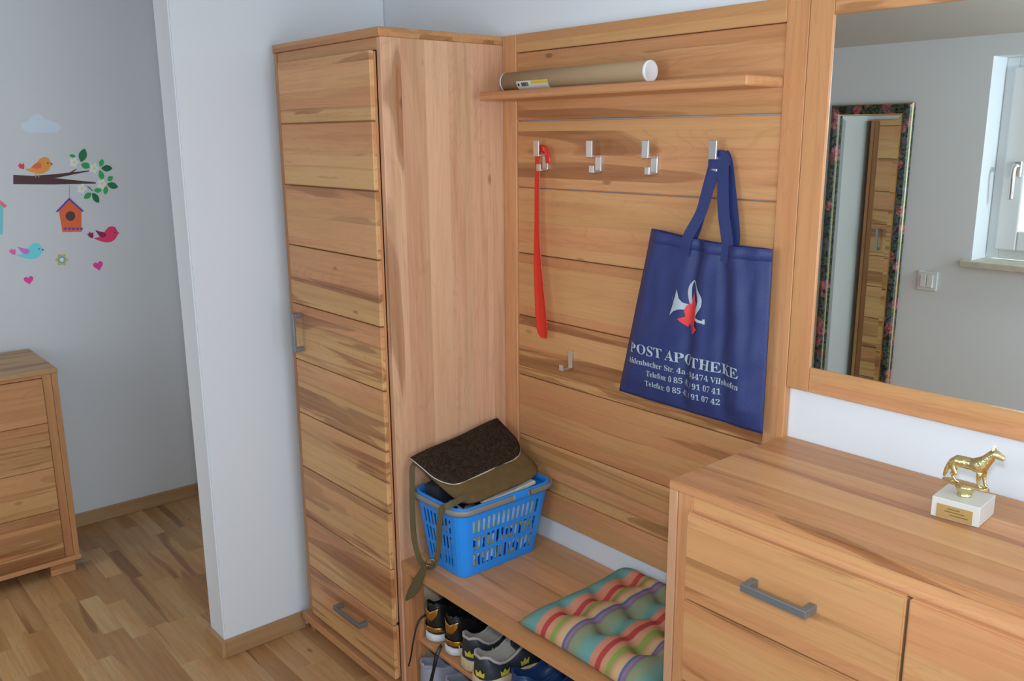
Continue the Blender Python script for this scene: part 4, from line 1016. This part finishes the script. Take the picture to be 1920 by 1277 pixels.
# ------------------------------------------------------------------ shoes
def interp(tab, t):
    for (a, va), (b, vb) in zip(tab, tab[1:]):
        if a <= t <= b:
            k = (t - a) / (b - a) if b > a else 0; k = k * k * (3 - 2 * k) if False else k
            return va + (vb - va) * k
    return tab[-1][1]
def shoe(name, label, loc, rot, L, W, sole_h, collar, m_upper, m_lining, m_sole, cat='shoe', group=None, heel_gold=None, sole_flare=1.07, mirror=1, tip=0.0, m_tab=None):
    """heel at the origin, toe along +y; collar = [(t, height)]"""
    root = bpy.data.objects.new(name, None); COL.objects.link(root); root.empty_display_size = 0.03
    root.location = loc; root.rotation_euler = (tip, 0, rot); tag(root, label, cat, group)
    T = [0.0, 0.012, 0.04, 0.08, 0.13, 0.19, 0.26, 0.33, 0.40, 0.47, 0.54, 0.62, 0.70, 0.78, 0.86, 0.93, 0.98, 1.0]
    wt = [(0, .22), (.012, .42), (.04, .62), (.08, .76), (.13, .84), (.19, .87), (.33, .84), (.47, .86), (.62, .97), (.70, 1.0), (.78, .98), (.86, .88), (.93, .68), (.98, .42), (1, .2)]
    cav = [(0, 0), (.012, 0.0), (.04, .85), (.08, 1), (.40, 1), (.47, .6), (.54, .15), (.62, 0), (1, 0)]
    vs, fu, fl, fh, ft = [], [], [], [], []
    for t in T:
        w = W / 2 * interp(wt, t); h_ = interp(collar, t); c = interp(cav, t); s = sole_h
        cx = mirror * 0.006 * math.sin(math.pi * t)
        H_ = h_ - s
        sec = [(1.0, s - 0.002), (1.05, s + .15 * H_), (1.02, s + .36 * H_), (.92, s + .62 * H_), (.80 if c > .5 else .62, s + .96 * H_)]
        inn = [(.62 * (1 - .0 * c), h_ + .003), (.56, (s + .012) * c + (h_ + .004) * (1 - c)), (0.0, (s + .008) * c + (h_ + .006) * (1 - c))]
        if c <= .5: inn = [(.40, s + H_ * 1.03), (.2, (s + .012) * c + (s + H_ * 1.06) * (1 - c)), (0.0, (s + .008) * c + (s + H_ * 1.07) * (1 - c))]
        half = sec + inn
        row = [(-x * w + cx, t * L, z) for x, z in half[:-1]] + [(cx, t * L, half[-1][1])] + [(x * w + cx, t * L, z) for x, z in reversed(half[:-1])]
        vs += row
    n = 15
    for i in range(len(T) - 1):
        for j in range(n - 1):
            f = (i * n + j, i * n + j + 1, (i + 1) * n + j + 1, (i + 1) * n + j)
            jj = min(j, n - 2 - j); tm_ = (T[i] + T[i + 1]) / 2
            inside = jj >= 5 and 0.02 < tm_ < 0.5
            if inside: fl.append(f)
            else: fu.append(f)
    cap = [(0, 14, 13, 1), (1, 13, 12, 2), (2, 12, 11, 3), (3, 11, 10, 4), (4, 10, 9, 5), (5, 9, 8, 6), (6, 8, 7)]
    for ci, f in enumerate(cap):
        fu.append(f)
    b = (len(T) - 1) * n; fu += [tuple(b + k_ for k_ in reversed(f)) for f in cap]
    def part(nm, faces, material):
        used = sorted({i for f in faces for i in f}); mp = {u: k_ for k_, u in enumerate(used)}
        me = bpy.data.meshes.new(nm); me.from_pydata([vs[u] for u in used], [], [tuple(mp[i] for i in f) for f in faces]); me.materials.append(material)
        for p in me.polygons: p.use_smooth = True
        o = bpy.data.objects.new(nm, me); COL.objects.link(o); o.parent = root; return o
    up_ = part('upper', fu, m_upper)
    part('lining', fl, m_lining)
    if fh: part('heel_band', fh, heel_gold)
    if ft: part('heel_tab', ft, m_tab or heel_gold)
    # sole
    sv, sf = [], []
    for t in T:
        w = W / 2 * interp(wt, t)
        cx = mirror * 0.006 * math.sin(math.pi * t); lift = 0.012 * max(0, t - 0.8) / 0.2 + 0.004 * max(0, 0.06 - t) / 0.06
        yy = t * (L + 0.010) - 0.005
        for fx, z in ((-.85, 0.0 + lift), (-1.0 * sole_flare, 0.004 + lift), (-1.02 * sole_flare, sole_h), (-.9, sole_h + .001), (.9, sole_h + .001), (1.02 * sole_flare, sole_h), (1.0 * sole_flare, 0.004 + lift), (.85, lift)):
            sv.append((fx * w + cx, yy, z))
    for i in range(len(T) - 1):
        for j in range(8): sf.append((i * 8 + j, i * 8 + (j + 1) % 8, (i + 1) * 8 + (j + 1) % 8, (i + 1) * 8 + j))
    sf += [tuple(reversed(range(8))), tuple(range((len(T) - 1) * 8, len(T) * 8))]
    me = bpy.data.meshes.new('sole'); me.from_pydata(sv, [], sf); me.materials.append(m_sole)
    for p in me.polygons: p.use_smooth = True
    so = bpy.data.objects.new('sole', me); COL.objects.link(so); so.parent = root
    # padded collar edge
    rimL = []; 
    for i, t in enumerate(T):
        if 0.012 <= t <= 0.47: rimL.append((i * n + 4, i * n + 10))
    ring = [Vector(vs[a]) for a, _ in reversed(rimL)] + [Vector(vs[b_]) for _, b_ in rimL]
    ring = [Vector((p.x * 0.94, p.y, p.z + 0.003)) for p in ring]
    tb_ = tube('collar', ring, 0.0042, m_lining, None, n=8); tb_.parent = root
    # tongue and laces
    zt = interp(collar, 0.47)
    tv = [(-0.019, 0.40 * L, zt + 0.016), (0.019, 0.40 * L, zt + 0.016), (0.021, 0.50 * L, zt + 0.004), (-0.021, 0.50 * L, zt + 0.004), (-0.016, 0.62 * L, interp(collar, .62) + .004), (0.016, 0.62 * L, interp(collar, .62) + .004)]
    tg = mesh_obj('tongue', tv, [(0, 1, 2, 3), (3, 2, 5, 4)], m_lining); solid(tg, 0.005, 0); tg.parent = root; subsurf(tg, 1)
    return root, vs, n, T
def local_mesh(name, verts, faces, material, parent, thick=0.0015):
    o = mesh_obj(name, verts, faces, material); o.parent = parent; solid(o, thick, 0); return o
def local_tube(name, pts, r, material, parent):
    o = tube(name, smoothpath(pts, 6), r, material, None, n=6, origin=(0, 0, 0)); o.parent = parent; return o
def heel_patch(name, root, W, L, material, smax, zlo, zhi, shrink):
    tab = [(0, 0.0), (.22, 0.0), (.42, .012), (.62, .04), (.76, .08), (.84, .13), (.87, .19), (.9, .26)]
    vs, fs = [], []; n = 16; m_ = 4
    for i in range(n + 1):
        s_ = -smax + 2 * smax * i / n
        yy = interp(tab, abs(s_)) * L
        for j in range(m_ + 1):
            t = j / m_; z = zlo(abs(s_) / smax) * (1 - t) + zhi(abs(s_) / smax) * t
            vs.append((s_ * W / 2 * shrink(z) * 1.05 * mirror_k, yy * 0.97 - 0.0035, z))
    for i in range(n):
        for j in range(m_): a = i * (m_ + 1) + j; fs.append((a, a + m_ + 1, a + m_ + 2, a + 1))
    o = mesh_obj(name, vs, fs, material, None, (0, 0, 0), True); solid(o, 0.002, 0); o.parent = root; return o
mirror_k = 1
COL_LOW = [(0, .078), (.04, .083), (.08, .080), (.13, .068), (.19, .058), (.26, .054), (.33, .056), (.40, .064), (.47, .074), (.54, .072), (.62, .064), (.70, .056), (.78, .050), (.86, .046), (.93, .042), (1, .034)]
def sc_col(tab, k): return [(t, h_ * k) for t, h_ in tab]
SZ2 = 0.2575
WSOLE = mat('white_rubber', (0.72, 0.76, 0.80), 0.5); CREAM = mat('cream_rubber', (0.62, 0.52, 0.34), 0.5); BEIGE = mat('beige_lining', (0.42, 0.38, 0.34), 0.85, noise=0.1)
NAVYL = mat('dark_navy_leather', (0.022, 0.027, 0.040), 0.5); CROWN = mat('yellow_print_crown', (0.62, 0.50, 0.06), 0.5); GREYL = mat('grey_lining', (0.34, 0.35, 0.42), 0.85, noise=0.15, nscale=200); BLK = mat('black_mesh', (0.014, 0.016, 0.020), 0.6)
COL_MID = [(0, .112), (.04, .118), (.08, .112), (.13, .098), (.19, .090), (.26, .088), (.33, .092), (.40, .104), (.47, .108), (.54, .096), (.62, .078), (.70, .062), (.78, .054), (.86, .048), (.93, .044), (1, .036)]
s1, *_ = shoe('sneaker', 'black sneaker with gold heel, nearest the wardrobe on the upper shelf, laces dangling', (0.092, -0.388, SZ2), 0.22, 0.27, 0.084, 0.024, COL_MID, BLACK, BLACK, WSOLE, group='black and gold sneakers', mirror=1)
local_tube('lace', [(-0.030, 0.020, 0.070), (-0.036, -0.012, 0.055), (-0.040, -0.030, 0.010), (-0.046, -0.040, -0.050), (-0.052, -0.044, -0.078)], 0.0026, BLACK, s1)
s2, *_ = shoe('sneaker', 'black sneaker with gold heel, between its mate and the dark crown-print pair', (0.187, -0.388, SZ2), 0.22, 0.27, 0.084, 0.024, COL_MID, BLACK, BLACK, WSOLE, group='black and gold sneakers', mirror=-1)
local_tube('lace', [(-0.036, 0.000, 0.022), (-0.038, -0.022, 0.000), (-0.044, -0.030, -0.050), (-0.052, -0.034, -0.085)], 0.0026, BLACK, s2)
local_tube('lace', [(-0.030, -0.004, 0.020), (-0.028, -0.026, -0.005), (-0.036, -0.032, -0.045), (-0.044, -0.036, -0.085)], 0.0026, BLACK, s2)
def crown(root, x, y_, z_, nx, ny, s):
    """small crown on the side of a shoe; (nx, ny) is the outward direction"""
    n_ = Vector((nx, ny, 0)).normalized(); t_ = Vector((-n_.y, n_.x, 0))
    sh_ = [(-1, -.7), (1, -.7), (1.15, .55), (.5, .0), (0, .8), (-.5, .0), (-1.15, .55)]
    vs = [tuple(Vector((x, y_, z_)) + t_ * (a * s) + Vector((0, 0, b * s)) + n_ * 0.001) for a, b in sh_]
    o = local_mesh('crown_print', vs, [(0, 1, 2, 3), (0, 3, 4, 5), (0, 5, 6)], CROWN, root, 0.0016); return o
COL_CR = sc_col(COL_LOW, 1.22)
s3, *_ = shoe('sneaker', 'dark sneaker with yellow crowns and cream sole beside the black and gold pair', (0.272, -0.400, SZ2), 0.05, 0.275, 0.090, 0.034, COL_CR, NAVYL, BEIGE, CREAM, group='dark sneakers with crown print', mirror=1)
for s_ in (s1, s2):
    heel_patch('heel_band', s_, 0.084, 0.27, GOLD_FOIL, 0.85, lambda a: 0.033, lambda a: 0.047, lambda z: 1.03)
    heel_patch('heel_tab', s_, 0.084, 0.27, GOLD_FOIL, 0.62, lambda a: 0.066 + 0.028 * a * a, lambda a: 0.094 + 0.014 * a, lambda z: 0.93)
s4, *_ = shoe('sneaker', 'dark sneaker with yellow crowns and cream sole, front one next to the blue shoe', (0.362, -0.432, SZ2), -0.08, 0.275, 0.094, 0.036, COL_CR, NAVYL, BEIGE, CREAM, group='dark sneakers with crown print', mirror=-1)
for s_ in (s3, s4):
    crown(s_, 0.020, -0.0035, 0.060, 0.35, -1, 0.0125)
    crown(s_, 0.0415, 0.060, 0.052, 1, 0.0, 0.0125)
    crown(s_, 0.0415, 0.125, 0.058, 1, 0.05, 0.0125)
    crown(s_, -0.025, 0.0, 0.055, -0.6, -1, 0.0075)
BLUES = mat('blue_shoe_leather', (0.012, 0.045, 0.14), 0.4, noise=0.3)
s5, *_ = shoe('sneaker', 'blue shoe with metal eyelet at the right, under the bench edge', (0.475, -0.400, SZ2), -0.05, 0.27, 0.092, 0.022, sc_col(COL_LOW, 1.05), BLUES, BLUES, BLUES, group='blue shoes on the upper shelf')
lathe('eyelet', [(0.0045, 0.0), (0.0065, 0.001), (0.0065, 0.002), (0.0045, 0.0025)], ALU, None, (0.0, 0.0, 0.0), 'Y', 16)
ey = bpy.data.objects['eyelet']; ey.parent = s5; ey.location = (0.004, -0.008, 0.062); ey.rotation_euler = (0, 0, 0.3)
s6, *_ = shoe('sneaker', 'blue shoe farther under the bench, partly hidden by its mate', (0.580, -0.395, SZ2), -0.05, 0.27, 0.092, 0.022, sc_col(COL_LOW, 1.05), BLUES, BLUES, BLUES, group='blue shoes on the upper shelf', mirror=-1)
# lower shelf: grey-lined high tops that stand with their heels out
COL_HI = [(0, .135), (.04, .142), (.08, .140), (.13, .130), (.19, .124), (.26, .124), (.33, .130), (.40, .140), (.47, .135), (.54, .112), (.62, .086), (.70, .068), (.78, .058), (.86, .052), (.93, .046), (1, .036)]
s7, *_ = shoe('sneaker', 'grey high-top sneaker on the lower shelf nearest the wardrobe', (0.095, -0.425, 0.0695), -0.10, 0.28, 0.100, 0.024, sc_col(COL_HI, 0.92), GREYL, GREYL, WSOLE, group='grey sneakers on the lower shelf')
s8, *_ = shoe('sneaker', 'grey high-top sneaker on the lower shelf, second from the wardrobe', (0.205, -0.415, 0.0695), -0.10, 0.28, 0.096, 0.024, sc_col(COL_HI, 0.88), GREYL, GREYL, WSOLE, group='grey sneakers on the lower shelf', mirror=-1)
for s_ in (s7, s8):
    for k_ in range(4):
        y_ = 0.11 + 0.014 * k_; z_ = 0.128 - 0.008 * k_
        local_mesh('lace', [(-0.018, y_, z_ + .010), (0.018, y_, z_ + .010), (0.018, y_ + .006, z_ + .007), (-0.018, y_ + .006, z_ + .007)], [(0, 1, 2, 3)], WSOLE, s_, 0.002)

# ------------------------------------------------------------------ wall stickers in the side room
def px_to_wall(u, v):   # image pixels of the stickers to metres on the wall (y, z)
    return (-0.8387 + 0.0020 * u - 0.000253 * v, 2.2272 + 0.000204 * u - 0.002090 * v - 8.2e-7 * u * v)
MATS = {}
def smat(c):
    if c not in MATS: MATS[c] = mat('sticker_' + '_'.join(map(str, c)), tuple(min(0.92, x * 1.9) for x in lin(c)), 0.55, noise=0.02)
    return MATS[c]
def decal(name, pts, c, parent=None, lvl=1, label=None, cat=None, group=None):
    vs = [(XS + 0.0004 * lvl + 0.0003, *px_to_wall(*p)) for p in pts] ; k = len(vs)
    vs += [(XS + 0.0002, v[1], v[2]) for v in vs]
    fs = [tuple(range(k)), tuple(reversed(range(k, 2 * k)))] + [(i, (i + 1) % k, k + (i + 1) % k, k + i) for i in range(k)]
    cy = sum(v[1] for v in vs) / len(vs); cz = sum(v[2] for v in vs) / len(vs)
    o = mesh_obj(name, vs, fs, smat(c), parent, (XS, cy, cz))
    bm = bmesh.new(); bm.from_mesh(o.data); bmesh.ops.recalc_face_normals(bm, faces=bm.faces); bmesh.ops.triangulate(bm, faces=[f for f in bm.faces if len(f.verts) > 4]); bm.to_mesh(o.data); bm.free()
    if parent is None: ORIG[o.name] = Vector(o.location)
    return tag(o, label, cat, group)
def ell(cx, cy, rx, ry, rot=0, n=20, a0=0, a1=360):
    r = math.radians(rot); out = []
    for i in range(n + (0 if a1 - a0 == 360 else 1)):
        a = math.radians(a0 + (a1 - a0) * i / n); x, y_ = rx * math.cos(a), ry * math.sin(a)
        out.append((cx + x * math.cos(r) - y_ * math.sin(r), cy + x * math.sin(r) + y_ * math.cos(r)))
    return out
def leafp(cx, cy, L, w, rot):
    r = math.radians(rot); out = []
    for i in range(9): t = i / 8; out.append((-L / 2 + L * t, w / 2 * math.sin(math.pi * t) ** 0.8))
    for i in range(1, 8): t = 1 - i / 8; out.append((-L / 2 + L * t, -w / 2 * math.sin(math.pi * t) ** 0.8))
    return [(cx + x * math.cos(r) - y_ * math.sin(r), cy + x * math.sin(r) + y_ * math.cos(r)) for x, y_ in out]
G_ = 'wall stickers in the side room'
cl = [(40, 240), (40, 233), (47, 229), (54, 229), (57, 221), (64, 216), (72, 215), (79, 219), (83, 226), (91, 225), (97, 229), (106, 231), (113, 236), (113, 243), (106, 249), (60, 250), (50, 247)]
decal('cloud_sticker', cl, (166, 178, 188), None, 1, 'pale cloud sticker highest on the grey wall', 'wall sticker', G_)
# branch with leaves and blossoms
br = decal('branch_sticker', [(26, 327), (60, 329), (100, 326), (138, 322), (168, 319), (169, 320.5), (140, 326), (115, 331), (102, 333), (140, 337), (182, 341), (182, 343.5), (150, 344), (100, 345), (26, 344.5)], (62, 38, 38), None, 1,
    'brown branch sticker with green leaves and white blossoms', 'wall sticker', G_)
decal('twig', [(130, 323), (143, 316), (144.5, 317), (134, 324)], (62, 38, 38), br, 2)
decal('twig', [(164, 348), (175, 357), (176, 356), (168, 349)], (62, 38, 38), br, 2)
for cx, cy, L, w, rot, c in [(156, 291, 26, 16, -75, (30, 92, 52)), (162, 310, 20, 12, 10, (36, 128, 62)), (193, 305, 15, 10, -70, (36, 138, 66)), (204, 315, 23, 12, 0, (24, 84, 50)), (193, 328, 20, 11, 70, (36, 138, 66)),
                             (211, 334, 13, 10, -35, (36, 138, 66)), (216, 347, 24, 12, 15, (28, 92, 52)), (186, 356, 16, 9, 0, (36, 138, 66)), (202, 356, 16, 10, 100, (36, 138, 66)), (166, 366, 18, 11, -35, (36, 128, 62)), (182, 370, 23, 12, 55, (24, 84, 50)), (136, 292, 13, 6, 15, (36, 128, 62))]:
    decal('leaf', leafp(cx, cy, L, w, rot), c, br, 2)
for cx, cy in ((139, 304), (178, 315), (194, 344), (154, 353)):
    pts = []
    for i in range(50):
        a = 2 * math.pi * i / 50; r = 8.2 + 1.9 * math.cos(5 * a); pts.append((cx + r * math.cos(a), cy + r * math.sin(a)))
    bl = decal('blossom', pts, (235, 240, 238), br, 3)
    decal('blossom_centre', ell(cx + 0.5, cy, 3.2, 3.2, 0, 10), (196, 178, 92), bl, 4)
def bird(bx, by, body, wing, tail, label, flip=False, s=1.0):
    """bird facing right; (bx, by) its middle"""
    pts = [(-24, 9), (-14, 7), (-6, 3), (0, -6), (6, -12), (13, -14), (20, -12), (24, -6), (25.5, -1), (24.5, 4), (20, 11), (12, 16), (2, 17), (-8, 15), (-17, 12)]
    o = decal('bird_sticker', [(bx + x * s, by + y_ * s) for x, y_ in pts], body, None, 1, label, 'wall sticker', G_)
    decal('wing', [(bx + x * s, by + y_ * s) for x, y_ in ([(-12, 5), (-4, -2), (4, -4), (8, 0), (6, 6), (-2, 8)] if not flip else [(-21, -7), (-12, -4), (-4, -3), (2, 1), (0, 6), (-6, 8), (-13, 4)])], wing, o, 2)
    decal('eye', ell(bx + 19 * s, by - 2.5 * s, 1.6, 1.3, 0, 8), (40, 34, 40), o, 2)
    decal('tail', [(bx + x * s, by + y_ * s) for x, y_ in [(-25, 9), (-32, 7), (-37, 0), (-34, 1), (-32, -4), (-29, 0), (-25, -3), (-24, 4)]], tail, o, 2)
    decal('beak', [(bx + 24.5 * s, by - 4 * s), (bx + 28.5 * s, by - 0.5 * s), (bx + 25 * s, by + 1 * s)], (80, 60, 60), o, 2)
    return o
b1 = bird(70, 308, (196, 122, 52), (186, 82, 44), (176, 50, 52), 'orange bird sticker standing on the brown branch')
for dx in (-2, 4): decal('leg', [(68 + dx, 323), (69.2 + dx, 323), (69.2 + dx, 332), (68 + dx, 332)], (196, 122, 52), b1, 2)
bird(202, 437, (196, 42, 82), (112, 26, 62), (112, 26, 62), 'crimson bird sticker flying below the branch', True)
bird(54, 469, (88, 172, 180), (160, 98, 160), (176, 86, 138), 'turquoise bird sticker with a purple wing', True)
# hanging bird house
bh = decal('birdhouse_sticker', [(110, 393), (130, 374), (154, 393), (154, 432), (117, 433)], (188, 82, 44), None, 1, 'orange birdhouse sticker with purple roof hanging below the branch', 'wall sticker', G_)
decal('roof', [(104, 396), (130, 369.5), (159, 395), (155, 396), (130, 374.5), (108, 397)], (84, 52, 128), bh, 2)
decal('hole', ell(132.5, 404, 9.3, 9, 0, 20), (62, 46, 44), bh, 2)
decal('cord', [(129.7, 346), (130.6, 346), (130.8, 370), (129.9, 370)], (110, 100, 150), bh, 1)
for i in range(5):
    x = 119 + 7.9 * i; decal('heart_trim', [(x, 427), (x + 2, 425.5), (x + 3.5, 427), (x + 5, 425.5), (x + 7, 427), (x + 3.5, 431.5)], (84, 52, 128), bh, 2)
decal('sill', [(116.5, 431), (154.5, 430), (154.5, 433.5), (117, 434.5)], (186, 82, 70), bh, 2)
# turquoise bird house cut off by the picture's edge
b2 = decal('birdhouse_sticker', [(-40, 386), (-17, 366), (8, 386), (7, 439), (-37, 440)], (92, 160, 164), None, 1, 'turquoise birdhouse sticker with pink roof at the edge of the picture', 'wall sticker', G_)
decal('roof', [(-46, 388), (-17, 358), (15, 385), (10, 389), (-17, 365), (-41, 392)], (192, 96, 90), b2, 2)
decal('hole', ell(-16, 402, 9, 9, 0, 18), (62, 56, 54), b2, 2)
def heart(cx, cy, s, rot, label):
    out = []
    for i in range(26):
        t = 2 * math.pi * i / 26; x = 16 * math.sin(t) ** 3; y_ = -(13 * math.cos(t) - 5 * math.cos(2 * t) - 2 * math.cos(3 * t) - math.cos(4 * t))
        x *= s / 16; y_ *= s / 16; r = math.radians(rot); out.append((cx + x * math.cos(r) - y_ * math.sin(r), cy + x * math.sin(r) + y_ * math.cos(r)))
    return decal('heart_sticker', out, (186, 48, 122), None, 1, label, 'wall sticker', G_)
heart(188, 498, 10, -14, 'pink heart sticker below the crimson bird')
heart(54, 526, 9, -10, 'pink heart sticker lowest on the grey wall, below the turquoise bird')
pts = []
for i in range(60):
    a = 2 * math.pi * i / 60; r = 10.6 + 1.9 * math.cos(6 * a); pts.append((116 + r * math.cos(a), 487 + r * math.sin(a)))
fl = decal('flower_sticker', pts, (172, 142, 62), None, 1, 'yellow flower sticker with a turquoise ring', 'wall sticker', G_)
decal('ring', ell(116, 487, 7.4, 7.4, 0, 20), (70, 150, 152), fl, 2); decal('centre', ell(116, 487, 4, 4, 0, 14), (186, 190, 192), fl, 3)
